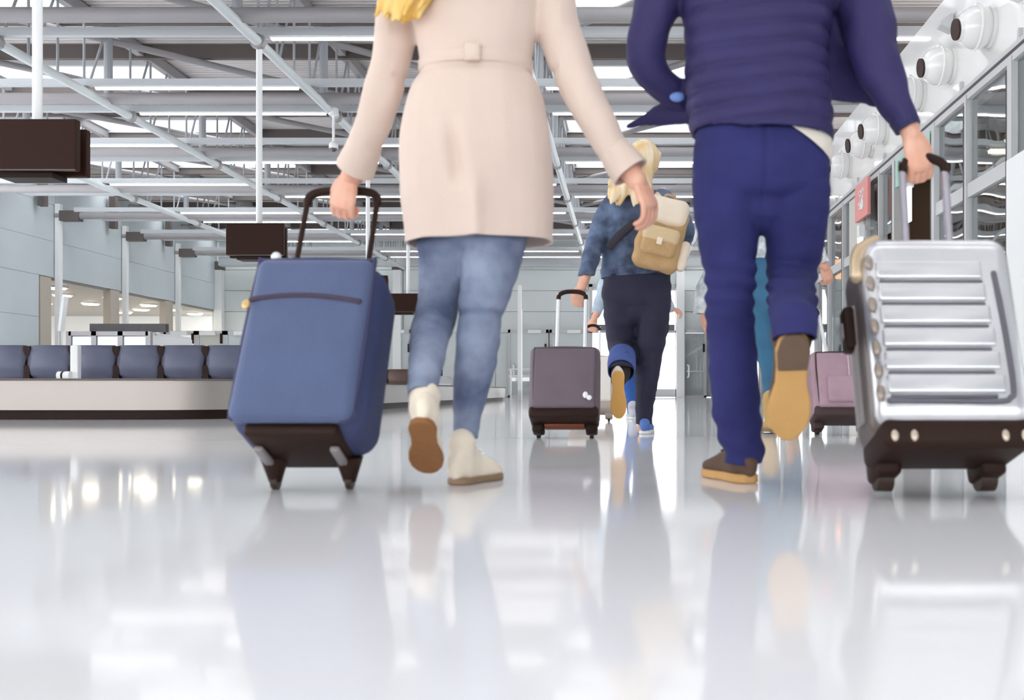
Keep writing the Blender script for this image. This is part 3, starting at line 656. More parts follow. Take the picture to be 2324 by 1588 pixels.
# ------------------------------------------------------------------ people
SKIN = mat('skin', 'E9B79E', .55, var=.08, vscale=20, var_col='E2A68C')
def hand_mb(wr, d, n, side, curl=(55, 70, 50), spread=.02, L=1.0, thumb=True, fist=0.):
    """wr wrist, d towards fingers, n out of the back of the hand, side +1/-1: thumb side along d x n"""
    d = Vector(d).normalized(); n = Vector(n); n = (n-d*n.dot(d)).normalized(); s = d.cross(n)*side; wr = Vector(wr); m = MB()
    Y = tuple(n)
    def sw(pts, rad, sub=3): m.sweep(pts, rad, 10, sub, up=Y)
    sw([wr-d*.05*L, wr, wr+d*.035*L, wr+d*.07*L, wr+d*.092*L], [(.026*L, .022*L), (.027*L, .02*L), (.036*L, .017*L), (.041*L, .015*L), (.039*L, .013*L)])
    for k in range(4):
        off = (1.5-k)*.0205*L; ln = [.9, 1.0, .95, .76][k]*L; p = wr+d*.088*L+s*off; dd = d.copy(); pts = [p-dd*.015*L, p]; q = p
        for a, l in zip(curl, (.042, .028, .022)):
            dd = Matrix.Rotation(math.radians(-a), 3, d.cross(n)) @ dd
            # make sure the bend goes towards the palm
            if dd.dot(n) > .02 and a > 0 and l == .042: dd = Matrix.Rotation(math.radians(2*a), 3, d.cross(n)) @ dd
            q = q+dd*l*ln; pts.append(q)
        m.sweep(pts, [.0095*L, .0095*L, .009*L, .0085*L, .0075*L], 8, 2, up=tuple(s))
    if thumb:
        p = wr+d*.025*L+s*.028*L-n*.004*L; t1 = p+d*.03*L+s*.018*L-n*.012*L; t2 = t1+d*.028*L+s*.002*L-n*.018*L; t3 = t2+d*.014*L-s*.012*L-n*.014*L
        sw([wr+d*.01*L+s*.015*L, p, t1, t2, t3], [.013*L, .013*L, .0115*L, .0105*L, .0085*L], 2)
    return m
def head_mb(c, R=.105, yaw=0.):
    c = Vector(c); m = MB(); A = Matrix.Rotation(yaw, 3, 'Z')
    def q(x, y, z): return c+A @ Vector((x*R, y*R, z*R))
    m.ball(q(0, -.08, .12), (.78*R, .95*R, .98*R), 18, 12, A); m.ball(q(0, .22, -.35), (.64*R, .68*R, .82*R), 16, 10, A)
    m.ball(q(0, .58, -.92), (.3*R, .28*R, .2*R), 12, 8, A)
    m.sweep([q(0, .84, .1), q(0, .98, -.15), q(0, 1.06, -.36), q(0, .86, -.44)], [.10*R, .12*R, .17*R, .1*R], 8, 2, up=(1, 0, 0))
    m.ball(q(0, .84, .14), (.55*R, .1*R, .1*R), 12, 8, A)
    m.ball(q(0, .83, -.64), (.25*R, .1*R, .09*R), 12, 8, A)
    for s in (-1, 1):
        m.ball(q(.78*s, -.02, -.1), (.08*R, .2*R, .3*R), 10, 8, A)
        m.ball(q(.42*s, .7, -.2), (.2*R, .14*R, .16*R), 10, 8, A)
    m.sweep([q(0, -.2, -.4), q(0, -.25, -1.0), q(0, -.3, -1.7)], [(.52*R, .55*R), (.5*R, .52*R), (.62*R, .58*R)], 14, 3)
    return m
def head_parts(t, c, R, yaw=0.):
    c = Vector(c); A = Matrix.Rotation(yaw, 3, 'Z')
    for s in (-1, 1):
        o = obj('eye', MB().ball(c+A @ Vector((.32*s*R, .74*R, .02*R)), .12*R, 10, 8), mat('eye_white', 'F2EFEA', .3), t, world=True, smooth=180)
        obj('iris', MB().ball(c+A @ Vector((.32*s*R, .83*R, .02*R)), .055*R, 8, 6), mat('iris_brown', '4A3424', .3), o, world=True, smooth=180)
    obj('mouth', MB().ball(c+A @ Vector((0, .92*R, -.64*R)), (.24*R, .05*R, .05*R), 10, 6, A), mat('lips', 'C77F73', .5), t, world=True, smooth=180)
def join_hand(me, hands):
    bm = bmesh.new(); bm.from_mesh(me)
    for hm in hands: bm.from_mesh(hm)
    bm.to_mesh(me); bm.free(); return me
def chain(m, pts, n=18, sub=4, sc_=1.0, sq=2.0, dep=1.0):
    """pts: (px, py, Y, r_px) -> swept limb"""
    m.sweep([P(p[0], p[1], p[2]) for p in pts], [(p[3]/F*p[2]*sc_, p[3]/F*p[2]*sc_*(p[4] if len(p) > 4 else dep)) for p in pts], n, sub, sq=sq); return m
def rings(m, pts, Y, n=28, sub=4, sq=2.3, sc_=1.0):
    """torso rings: (cx, py, half width px, half depth m)"""
    m.sweep([P(p[0], p[1], Y) for p in pts], [(p[2]/F*Y*sc_, p[3]*sc_) for p in pts], n, sub, sq=sq); return m
def shoe(t, heel, toe, up, L, wd, msole, mup, sh=.09, shaft_r=.045, sole_t=.022, lace=None, shaft_dir=None, toe_cap=None, heel_mat=None):
    """a shoe with sole, upper, collar"""
    heel = Vector(heel); y = Vector(toe).normalized(); z = Vector(up); z = (z-y*z.dot(y)).normalized(); x = y.cross(z)
    M = Matrix((( x.x, y.x, z.x, heel.x), (x.y, y.y, z.y, heel.y), (x.z, y.z, z.z, heel.z), (0, 0, 0, 1)))
    prof = [(0, .30), (.05, .62), (.16, .78), (.32, .70), (.46, .72), (.62, .95), (.74, 1.0), (.86, .88), (.95, .6), (1, .25)]
    pts = [(-p[1]*wd/2, p[0]*L) for p in prof]+[(p[1]*wd/2, p[0]*L) for p in reversed(prof)]
    s = MB().prism(pts, 0, sole_t).xf(M); so = obj('sole', s, msole, t, world=True, smooth=40, bevel=.004)
    if heel_mat:
        hp = [(-p[1]*wd/2*.97, p[0]*L) for p in prof[:4]]+[(p[1]*wd/2*.97, p[0]*L) for p in reversed(prof[:4])]
        obj('heel_pad', MB().prism(hp, -.008, .002).xf(M), heel_mat, so, world=True, bevel=.003)
    u = MB()
    pr = [(.02, .035, .46), (.10, .05, .72), (.25, .052, .74), (.42, .044, .72), (.58, .034, .88), (.74, .026, .94), (.88, .021, .80), (.96, .016, .52)]
    u.sweep([(0, p[0]*L, sole_t*.6+p[1]*.8) for p in pr], [(p[2]*wd/2, p[1]*.95) for p in pr], 18, 3, up=(0, 0, 1), sq=2.4)
    sd = Vector(shaft_dir) if shaft_dir else z
    sd = M.to_3x3().inverted() @ sd
    b0 = Vector((0, .17*L, sole_t+.03)); u.sweep([b0, b0+sd*sh*.5, b0+sd*sh], [(wd*.40, L*.17), (shaft_r*.95, L*.15), (shaft_r, shaft_r*1.05)], 18, 3, up=(0, 1, 0))
    u.xf(M); me = remesh(u, .006, 4)
    o = obj('shoe_upper', me, mup, t, world=True, smooth=180)
    if lace:
        for k in range(4):
            p0 = Vector((0, (.36+.07*k)*L, sole_t+.085-.011*k)); obj('lace', MB().sweep([p0+Vector((-.022, 0, -.006)), p0, p0+Vector((.022, 0, -.006))], [.0035]*3, 6).xf(M), lace, o, world=True)
    return o

# ---------- woman in the beige coat
def person(label, px, Y):
    return thing('person', label, 'person', (P(px, 0, Y).x, Y, 0), 'travellers walking away from the camera')
wm = person('person in a beige belted coat and jeans pulling the blue suitcase', 1075, 2.62)
LA = [(940, -95, 2.72, 44), (915, -20, 2.72, 50), (899, 80, 2.72, 46), (874, 190, 2.74, 43), (846, 280, 2.78, 40), (822, 345, 2.82, 38), (800, 400, 2.86, 36)]
RA = [(1226, -95, 2.72, 46), (1248, -20, 2.72, 53), (1270, 80, 2.70, 50), (1312, 190, 2.68, 46), (1362, 290, 2.66, 41), (1406, 358, 2.65, 38), (1445, 410, 2.64, 34)]
TOR = [(1085, -150, 62, .06), (1085, -112, 150, .09), (1085, -60, 163, .115), (1082, 0, 148, .122), (1080, 80, 138, .122), (1080, 155, 126, .115), (1081, 210, 148, .13), (1080, 280, 164, .148), (1081, 350, 171, .152), (1083, 450, 170, .15), (1085, 530, 167, .145), (1086, 590, 168, .145)]
LL = [(1018, 440, 2.7, 76), (1012, 540, 2.7, 66), (1006, 620, 2.72, 56), (996, 690, 2.72, 49), (976, 765, 2.62, 45), (966, 830, 2.52, 39), (958, 893, 2.41, 33), (956, 935, 2.37, 30)]
RL = [(1122, 440, 2.68, 80), (1122, 540, 2.68, 74), (1106, 640, 2.66, 61), (1090, 715, 2.65, 51), (1082, 800, 2.66, 49), (1070, 880, 2.66, 41), (1059, 960, 2.65, 30), (1057, 1020, 2.65, 27)]
HD = P(1075, -250, 2.74)
bm_ = MB()
rings(bm_, [(p[0], p[1], p[2]*.85, p[3]*.85) for p in TOR[:-3]], 2.7)
for a in (LA, RA): chain(bm_, a, 12, 3, .72)
chain(bm_, LL[:-1], 12, 3, .75); chain(bm_, RL[:-1], 12, 3, .8)
me = remesh(bm_, .008, 4)
hd = remesh(head_mb(HD, .108), .005, 3)
h1 = remesh(hand_mb(P(793, 398, 2.858), (-.25, .05, -.95), (-.15, -.98, .1), 1, (35, 85, 60), L=1.0), .0032, 2)
h2 = remesh(hand_mb(P(1444, 400, 2.645), (.42, -.03, -.9), (.75, -.62, .35), -1, (30, 38, 28), L=.95), .0032, 2)
obj('body', join_hand(me, [hd, h1, h2]), SKIN, wm, world=True, smooth=180)
head_parts(wm, HD, .108)
M_coat = mat('beige_wool', 'DAC5B7', .85, bump=.12, bscale=200, var=.04, vscale=5, sheen=.2)
cm = MB(); rings(cm, TOR, 2.7)
chain(cm, LA, 20); chain(cm, RA, 20)
me = remesh(cm, .0065, 8)
def coat_d(co, no):
    z = co[:, 2]; skirt = np.clip((1.08-z)/.35, 0, 1)
    x = co[:, 0]-P(1082, 0, 2.7).x; body = (np.abs(x) < .23)
    fold = np.sin(x*38+z*9+2.0*nz(co, (3, 3, 2)))*.006*skirt*body
    v = -.022*np.exp(-((x+.035+.12*(z-.85))/.018)**2)*np.clip((1.0-z)/.1, 0, 1)*np.clip((z-.78)/.05, 0, 1)*(no[:, 1] < 0)
    v += .014*np.exp(-((x-.02)/.02)**2)*np.clip((.86-z)/.1, 0, 1)*(no[:, 1] < 0)
    belt = -.006*np.exp(-((z-1.128)/.012)**2)*body
    wr = nz(co, (14, 14, 9), 3.)*.008*(1-body*.6)
    return fold+v+belt+wr
displace(me, coat_d)
cut(me, P(1085, 536, 2.58), (0.02, 0, -1), 1.2)
ld = (P(800, 400, 2.86)-P(822, 345, 2.82)); rd = (P(1445, 410, 2.64)-P(1406, 358, 2.65))
cut(me, P(812, 372, 2.84), ld, .09); cut(me, P(1424, 382, 2.645), rd, .09)
coat = shell(obj('coat', me, M_coat, wm, world=True, smooth=180), .008)
bp_ = [(math.cos(a)*(.153), math.sin(a)*.117) for a in np.linspace(0, 2*math.pi, 36, endpoint=False)]
bc = P(1080, 155, 2.7)
obj('belt', MB().sweep([(bc.x+a, 2.7+b_, bc.z) for a, b_ in bp_], [(.006, .017)]*36, 10, 1, closed=True, up=(0, 0, 1), sq=4), M_coat, coat, world=True, smooth=60)
obj('belt_button', MB().rbox(bc.x-.012, bc.x+.032, 2.7-.135, 2.7-.118, bc.z-.022, bc.z+.026, .008, 3), M_coat, coat, world=True, smooth=60)
for nm, a, b_, r in (('cuff', P(832, 322, 2.806), P(806, 384, 2.85), .056), ('cuff', P(1392, 340, 2.65), P(1431, 392, 2.644), .054)):
    me = remesh(MB().sweep([a, (a+b_)/2, b_, b_+(b_-a)*.2], [r*.86, r*.96, r*1.03, r*1.03], 22, 3), .005, 3); cut(me, b_, b_-a); cut(me, a, a-b_)
    shell(obj(nm, me, M_coat, coat, world=True, smooth=180), .006)
# hair hanging over her left shoulder
M_blond = mat('golden_hair', 'F0D083', .5, var=.4, vscale=30, var_col='DDAA45', stretch=(1, 1, .15))
hm = MB(); hm.ball(HD+Vector((0, -.025, .03)), (.1, .115, .115))
rnd = random.Random(3)
for k in range(22):
    a = rnd.uniform(-1, 1); e = P(903+a*60, 52-abs(a)*22+rnd.uniform(-16, 6), 2.56+rnd.uniform(-.02, .05))
    s0 = HD+Vector((a*.07-.01, -.1+.04*abs(a), rnd.uniform(-.02, .06))); mid = P(960+a*70, -95, 2.57)
    hm.sweep([s0, mid.lerp(s0, .4), mid, e], [.022, .024, .02, .006], 8, 4)
me = remesh(hm, .006, 2); obj('hair', me, M_blond, wm, world=True, smooth=180)
M_jean = mat('washed_jeans', '98A2B8', .8, bump=.2, bscale=150, var=.45, vscale=6, var_col='59637F', spec=.2)
jm = MB(); chain(jm, LL, 20); chain(jm, RL, 20); rings(jm, [(1070, 330, 130, .11), (1070, 420, 140, .12), (1070, 480, 138, .12)], 2.69)
me = remesh(jm, .006, 6)
displace(me, lambda co, no: nz(co, (18, 18, 30), 1.)*.004-.010*np.exp(-((co[:, 2]-.462)/.008)**2)*(no[:, 1] < 0)*(co[:, 0] > P(1040, 0, 2.66).x))
cut(me, P(1058, 995, 2.65), (0, 0, -1), .15); cut(me, P(957, 896, 2.405), P(956, 935, 2.37)-P(958, 893, 2.41), .1)
cut(me, P(1070, 400, 2.7), (0, 0, 1), 1)
shell(obj('jeans', me, M_jean, wm, world=True, smooth=180), .004)
M_cream = mat('cream_leather', 'EFE3CF', .6, var=.06, vscale=9)
M_gum = mat('brown_gum_sole', '8A5A2B', .6, bump=.25, bscale=90)
M_solew = mat('shoe_sole_edge', '8B7258', .6)
shoe(wm, P(956, 958, 2.30), (-.10, .80, -.59), (0, .59, .80), .235, .088, M_gum, M_cream, .075, .036, .016, shaft_dir=(P(960, 880, 2.43)-P(956, 930, 2.37)).normalized())
shoe(wm, Vector((P(1034, 1100, 2.6).x, 2.575, .001)), (.36, .93, 0), (0, 0, 1), .235, .09, M_solew, M_cream, .065, .037, .018, lace=M_white)

obj('sock', MB().sweep([P(963, 878, 2.45), P(959, 905, 2.40), P(957, 930, 2.375)], [.033, .033, .032], 14, 3), M_cream, wm, world=True, smooth=180)

# ---------- man in the navy jacket
mn = person('person in a navy quilted jacket and blue trousers pulling the silver suitcase', 1720, 2.66)
LA = [(1580, -122, 2.76, 44), (1538, -75, 2.76, 54), (1502, -15, 2.76, 55), (1474, 70, 2.76, 47), (1466, 130, 2.77, 43), (1492, 183, 2.8, 38), (1540, 213, 2.83, 33), (1582, 232, 2.85, 29)]
RA = [(1862, -122, 2.76, 44), (1908, -78, 2.76, 56), (1946, -20, 2.75, 62), (1970, 50, 2.73, 62), (1984, 130, 2.70, 52), (2014, 200, 2.69, 44), (2046, 262, 2.685, 35), (2068, 305, 2.68, 32)]
TOR = [(1720, -180, 70, .07), (1720, -140, 172, .10), (1720, -60, 187, .135), (1718, 0, 176, .15), (1715, 80, 163, .155), (1715, 160, 158, .155), (1720, 230, 158, .158), (1728, 280, 160, .16), (1728, 340, 160, .16)]
LL = [(1650, 380, 2.73, 80), (1650, 480, 2.73, 76), (1653, 560, 2.72, 67), (1657, 640, 2.71, 58), (1656, 720, 2.70, 55), (1662, 800, 2.69, 56), (1668, 880, 2.68, 57), (1676, 960, 2.67, 54), (1688, 1022, 2.66, 47), (1691, 1075, 2.658, 46)]
RL = [(1805, 380, 2.73, 78), (1808, 480, 2.73, 74), (1803, 560, 2.75, 65), (1797, 622, 2.75, 58), (1796, 660, 2.68, 55), (1800, 695, 2.5, 55), (1801, 718, 2.36, 55), (1803, 732, 2.24, 54), (1805, 785, 2.18, 47)]
HD2 = P(1722, -290, 2.78)
bm_ = MB(); rings(bm_, [(p[0], p[1], p[2]*.8, p[3]*.7) for p in TOR], 2.74)
rings(bm_, [(1726, 300, 125, .09), (1726, 400, 125, .09)], 2.74)
for a in (LA, RA): chain(bm_, a, 12, 3, .7)
chain(bm_, LL[:-1], 12, 3, .7); chain(bm_, RL[:-1], 12, 3, .7)
me = remesh(bm_, .009, 4); hd = remesh(head_mb(HD2, .112), .005, 3)
h1 = remesh(hand_mb(P(2068, 302, 2.68), (.30, .05, -.95), (.25, -.96, .1), -1, (32, 85, 60), L=1.06), .0034, 2)
h2 = remesh(hand_mb(P(1580, 232, 2.85), (.5, .5, -.6), (-.3, -.6, .3), 1, (20, 20, 15), L=1.0), .005, 2)
obj('body', join_hand(me, [hd, h1, h2]), SKIN, mn, world=True, smooth=180)
head_parts(mn, HD2, .112)
me = remesh(MB().ball(HD2+Vector((0, -.03, .035)), (.1, .115, .11)).ball(HD2+Vector((0, -.06, -.03)), (.092, .085, .09)), .006, 2)
displace(me, lambda co, no: nz(co, (60, 60, 60))*.004)
obj('hair', me, mat('brown_hair', '4A3528', .6, bump=.3, bscale=80), mn, world=True, smooth=180)
M_puff = mat('navy_nylon', '36315F', .6, bump=.12, bscale=40, var=.2, vscale=5, spec=.25)
cm = MB(); rings(cm, TOR, 2.745); chain(cm, LA, 20); chain(cm, RA, 20)
chain(cm, [(1610, 225, 2.80, 52, .25), (1560, 248, 2.84, 40, .22), (1500, 262, 2.87, 28, .34), (1455, 276, 2.89, 16, .6), (1424, 287, 2.9, 9)], 14)
chain(cm, [(1840, 110, 2.78, 168, .2), (1890, 128, 2.80, 150, .14), (1940, 158, 2.81, 110, .13), (1975, 208, 2.82, 50, .2), (1988, 238, 2.83, 14, .5)], 18)
me = remesh(cm, .0068, 6)
def puff(co, no):
    z = co[:, 2]+.012*np.sin(co[:, 0]*7)+.006*nz(co, (6, 6, 6))
    x = co[:, 0]-P(1718, 0, 2.76).x; body = np.clip((.215-np.abs(x))/.02, 0, 1)
    return (np.abs(np.sin(z*math.pi/.052))**.6-.6)*.013*body+nz(co, (14, 14, 14), 5.)*.008*(1-body)+nz(co, (5, 5, 5), 9.)*.004
displace(me, puff)
cut(me, P(1728, 291, 2.64), (-.07, 0, -1), .33)
cut(me, P(2058, 285, 2.682), P(2068, 305, 2.68)-P(2046, 262, 2.685), .08)
jk = shell(obj('jacket', me, M_puff, mn, world=True, smooth=180), .012)
a, b_ = P(2049, 268, 2.684), P(2061, 291, 2.681)
me = remesh(MB().sweep([a, b_, b_+(b_-a)*.4], [.041, .037, .037], 20, 3), .005, 2); cut(me, b_, b_-a); cut(me, a, a-b_)
shell(obj('cuff', me, mat('navy_knit', '25244C', .7, bump=.3, bscale=120), jk, world=True, smooth=180), .006)
M_patch = mat('pale_blue_patch', '6F8FD0', .5)
obj('shirt_cuff', MB().ball(P(1537, 220, 2.775), (.022, .01, .014)), M_patch, jk, world=True, smooth=180)
me = remesh(rings(MB(), [(1728, 200, 140, .12), (1729, 262, 144, .125), (1731, 300, 152, .138), (1732, 345, 155, .141), (1732, 400, 150, .135)], 2.74), .008, 4)
cut(me, P(1800, 290, 2.62), (-.52, 0, -.85), 1); cut(me, P(1730, 230, 2.7), (0, 0, 1), 1)
shell(obj('shirt', me, mat('cream_shirt', 'E5DDD0', .8), mn, world=True, smooth=180), .003)
M_trs = mat('royal_blue_cotton', '32346A', .8, bump=.15, bscale=140, var=.22, vscale=6, spec=.2)
jm = MB(); chain(jm, LL, 20); chain(jm, RL, 20); rings(jm, [(1727, 240, 138, .11), (1727, 330, 152, .128), (1727, 400, 154, .132), (1727, 440, 140, .12), (1727, 462, 100, .09)], 2.735)
me = remesh(jm, .0065, 6)
def trs(co, no):
    z = co[:, 2]
    low = np.clip((.30-z)/.2, 0, 1)
    x = co[:, 0]-P(1726, 0, 2.72).x
    seam = -.006*np.exp(-(x/.008)**2)*np.clip((z-.7)/.1, 0, 1)*(no[:, 1] < 0)
    knee = .005*np.sin(z*130+x*14)*np.exp(-((z-.52)/.09)**2)
    return nz(co, (10, 10, 26), 2.)*.0045+low*np.sin(z*85+x*18)*.006+seam+knee
displace(me, trs)
cut(me, P(1690, 1047, 2.66), (0, .1, -1), .2); cut(me, P(1805, 768, 2.2), (0, -.2, -1), .11); cut(me, P(1727, 255, 2.7), (0, 0, 1), 1)
shell(obj('trousers', me, M_trs, mn, world=True, smooth=180), .005)
M_suede = mat('brown_suede', '5A4436', .85, bump=.2, bscale=150)
M_tan = mat('tan_sole', 'C99C5E', .7, bump=.15, bscale=80, var=.06)
M_heel = mat('dark_heel', '64503F', .7, bump=.2, bscale=90)
shoe(mn, P(1803, 757, 2.165), (.035, .50, -.86), (0, .86, .50), .285, .10, M_tan, M_suede, .05, .04, .02, shaft_dir=(0, .9, .42), heel_mat=M_heel)
shoe(mn, Vector((P(1703, 1100, 2.62).x, 2.622, .001)), (-.30, .95, 0), (0, 0, 1), .285, .10, M_tan, M_suede, .045, .038, .024, lace=M_skirt)

M_sock = mat('dark_sock', '2E2019', .8)
obj('sock', MB().sweep([P(1802, 725, 2.32), P(1803, 745, 2.26), P(1804, 775, 2.235)], [.044, .043, .04], 14, 3), M_sock, mn, world=True, smooth=180)

# ---------- woman in the denim jacket
ws = person('person with blond hair in a denim jacket and dark trousers carrying a tan backpack', 1445, 5.7)
YW = 5.76
LA = [(1393, 458, YW, 24), (1374, 492, YW, 25), (1352, 548, 5.7, 23), (1335, 605, 5.6, 20), (1319, 655, 5.52, 16)]
RA = [(1503, 452, YW, 24), (1534, 482, YW+.02, 25), (1556, 528, 5.85, 22), (1538, 565, 6.0, 18), (1520, 585, 6.1, 15)]
TOR = [(1450, 425, 26, .05), (1449, 446, 62, .08), (1448, 475, 76, .105), (1447, 540, 79, .12), (1446, 600, 80, .12), (1446, 650, 80, .12)]
LL = [(1410, 670, YW, 42), (1408, 730, YW+.01, 37), (1409, 785, YW+.02, 31), (1412, 806, 5.68, 30), (1412, 822, 5.52, 29), (1409, 856, 5.40, 25)]
RL = [(1482, 670, YW, 42), (1482, 740, 5.74, 37), (1475, 800, 5.73, 31), (1468, 860, 5.73, 27), (1463, 920, 5.72, 22), (1461, 975, 5.71, 19)]
HD3 = P(1460, 374, 5.72)
bm_ = MB(); rings(bm_, [(p[0], p[1], p[2]*.85, p[3]*.85) for p in TOR], YW, 18)
for a in (LA, RA): chain(bm_, a, 10, 3, .72)
chain(bm_, LL[:-1], 10, 3, .6); chain(bm_, RL, 10, 3, .8)
me = remesh(bm_, .012, 3); hd = remesh(head_mb(HD3, .104), .007, 2)
h1 = remesh(hand_mb(P(1321, 650, 5.53), (-.3, .1, -.9), (-.2, -.95, .1), 1, (35, 80, 60), L=.95), .005, 1)
h2 = remesh(hand_mb(P(1518, 586, 6.1), (-.5, .6, -.3), (.6, 0, .6), -1, (30, 50, 40), L=.95), .006, 1)
obj('body', join_hand(me, [hd, h1, h2]), SKIN, ws, world=True, smooth=180); head_parts(ws, HD3, .104)
M_hair2 = mat('pale_blond_hair', 'F6E6C8', .5, var=.35, vscale=26, var_col='DDB87F', stretch=(1, 1, .12))
hm = MB(); hm.ball(HD3+Vector((0, -.02, .03)), (.1, .115, .115))
rnd = random.Random(5)
for k in range(26):
    a = rnd.uniform(-1, 1); yy = -.09+.05*a*a
    s0 = HD3+Vector((a*.085, yy, .05)); m1 = HD3+Vector((a*.09-.06, yy-.02, -.08)); e = P(1425+a*44, 468+rnd.uniform(-34, 8)-14*abs(a), 5.6+rnd.uniform(-.02, .04))
    hm.sweep([s0, m1, e.lerp(m1, .35), e], [.026, .028, .026, .007], 8, 4)
me = remesh(hm, .008, 1); obj('hair', me, M_hair2, ws, world=True, smooth=180)
M_den = mat('denim', '6A7C9C', .85, bump=.25, bscale=140, var=.5, vscale=9, var_col='363F55')
cm = MB(); rings(cm, TOR, YW); chain(cm, LA, 16); chain(cm, RA, 16)
me = remesh(cm, .010, 4); displace(me, lambda co, no: nz(co, (11, 11, 14))*.010)
cut(me, P(1446, 622, 5.65), (.06, 0, -1), .5); cut(me, P(1322, 645, 5.54), P(1319, 655, 5.52)-P(1335, 605, 5.6), .12)
jk = shell(obj('denim_jacket', me, M_den, ws, world=True, smooth=180), .008)
c0 = P(1446, 614, YW)
obj('waistband', MB().sweep([(c0.x+math.cos(a)*.214, YW+math.sin(a)*.128, c0.z+.008*math.cos(a)) for a in np.linspace(0, 2*math.pi, 30, endpoint=False)], [(.006, .022)]*30, 8, 1, closed=True, up=(0, 0, 1)), M_den, jk, world=True, smooth=60)
M_dpant = mat('dark_trousers', '2A2940', .8, bump=.15, bscale=120, var=.2, vscale=7)
jm = MB(); chain(jm, LL, 18); chain(jm, RL, 18); rings(jm, [(1445, 590, 72, .10), (1445, 630, 77, .118), (1445, 680, 78, .122), (1445, 700, 60, .1)], YW)
me = remesh(jm, .010, 4); displace(me, lambda co, no: nz(co, (12, 12, 22), 4.)*.007)
cut(me, P(1461, 962, 5.71), (0, 0, -1), .2); cut(me, P(1410, 838, 5.46), (0, -.3, -1), .13); cut(me, P(1445, 600, YW), (0, 0, 1), 1)
tr_ = shell(obj('trousers', me, M_dpant, ws, world=True, smooth=180), .006)
a, b_ = P(1412, 806, 5.60), P(1410, 842, 5.45)
me = remesh(MB().sweep([a, (a+b_)/2, b_, b_+(b_-a)*.2], [.078, .082, .078, .074], 18, 3), .008, 3); cut(me, b_, b_-a); cut(me, a, a-b_)
shell(obj('turn_up', me, mat('turn_up_blue', '4A5FA0', .8, var=.15, vscale=8), tr_, world=True, smooth=180), .006)
shoe(ws, P(1402, 842, 5.30), (.02, .22, -.97), (0, .97, .22), .27, .092, mat('orange_gum_sole', 'E3AC5C', .6), mat('pale_canvas', 'E9DFD2', .7), .05, .038, .02, shaft_dir=(0, .95, .25))
shoe(ws, Vector((P(1462, 985, 5.66).x, 5.66, .001)), (.12, .98, 0), (0, 0, 1), .25, .092, M_white, mat('blue_canvas', '5E80C8', .7), .045, .036, .02)

obj('sock', MB().sweep([P(1411, 822, 5.54), P(1409, 845, 5.44), P(1404, 862, 5.41)], [.058, .054, .045], 14, 3), M_sock, ws, world=True, smooth=180)
# backpack on her shoulder
c = P(1500, 535, 5.55); A = Matrix.Rotation(math.radians(14), 4, 'Y')
t = thing('backpack', 'tan canvas backpack with a pale flap on the back of the denim jacket', 'backpack', (c.x, 5.58, c.z-.2))
M_can = mat('tan_canvas', 'C3A070', .8, bump=.3, bscale=60, var=.12, vscale=9); M_flap = mat('pale_flap', 'F1E0CA', .7, var=.06)
TM = Matrix.Translation(c) @ A
me = remesh(MB().rbox(-.135, .135, -.075, .075, -.20, .17, .05, 5).xf(TM), .008, 3)
displace(me, lambda co, no: nz(co, (14, 14, 14))*.01); bpk = obj('bag_body', me, M_can, t, world=True, smooth=180)
me = remesh(MB().rbox(-.125, .125, -.10, .06, .05, .215, .055, 5).xf(TM), .007, 3)
displace(me, lambda co, no: nz(co, (10, 10, 10), 2.)*.006); obj('flap', me, M_flap, t, world=True, smooth=180)
pk = obj('front_pocket', MB().rbox(-.10, .10, -.12, -.06, -.125, .02, .03, 4).xf(TM), M_can, t, world=True, smooth=180)
obj('pocket_flap', MB().rbox(-.105, .105, -.128, -.07, -.055, .035, .028, 4).xf(TM), mat('mid_flap', 'D6BC94', .7), pk, world=True, smooth=180)
obj('buckle', MB().rbox(-.015, .015, -.138, -.125, -.07, -.03, .004, 2).xf(TM), M_flap, pk, world=True)
obj('side_pocket', MB().rbox(.12, .18, -.05, .06, -.17, .0, .028, 4).xf(TM), M_flap, t, world=True, smooth=180)
obj('grab_loop', MB().sweep([(-.03, 0, .20), (-.025, 0, .235), (.025, 0, .235), (.03, 0, .20)], [(.008, .004)]*4, 8).xf(TM), M_can, t, world=True, smooth=180)
obj('strap', MB().sweep([P(1470, 470, 5.6), P(1490, 448, 5.68), P(1505, 432, 5.78), P(1512, 445, 5.88)], [(.022, .008)]*4, 10), M_flap, t, world=True, smooth=180)
obj('strap', MB().sweep([P(1382, 562, 5.62), P(1405, 535, 5.615), P(1440, 505, 5.6)], [(.022, .006), (.024, .006), (.024, .006)], 10), mat('strap_dark', '2A2430', .7), t, world=True, smooth=180)

# ---------- person in the pale shirt, farther ahead
p3 = person('person in a pale blue shirt and bright blue jeans half hidden behind the denim jacket', 1430, 8.8)
Y3 = 8.8
TOR = [(1432, 570, 16, .05), (1431, 582, 46, .09), (1430, 610, 50, .11), (1430, 680, 47, .11), (1430, 735, 46, .11)]
LA = [(1392, 590, Y3, 17), (1376, 640, Y3, 16), (1360, 690, 8.7, 14), (1348, 725, 8.6, 10)]
RA = [(1468, 590, Y3, 17), (1492, 640, Y3, 16), (1512, 680, 8.9, 12), (1524, 702, 9.0, 9)]
LL = [(1405, 715, Y3, 27), (1402, 760, Y3, 24), (1412, 820, Y3, 20), (1430, 890, 8.75, 15), (1437, 945, 8.7, 12)]
RL = [(1453, 715, Y3, 27), (1455, 780, Y3, 22), (1458, 860, Y3, 17), (1460, 945, Y3, 12)]
HD4 = P(1432, 532, Y3+.03)
bm_ = MB(); rings(bm_, [(p[0], p[1], p[2]*.85, p[3]*.85) for p in TOR], Y3, 16)
for a in (LA, RA, LL, RL): chain(bm_, a, 10, 3, .75)
me = remesh(bm_, .014, 2); hd = remesh(head_mb(HD4, .108), .009, 1)
h1 = remesh(hand_mb(P(1350, 722, 8.61), (-.25, .1, -.95), (-.2, -.95, .1), 1, (35, 80, 60)), .006, 1)
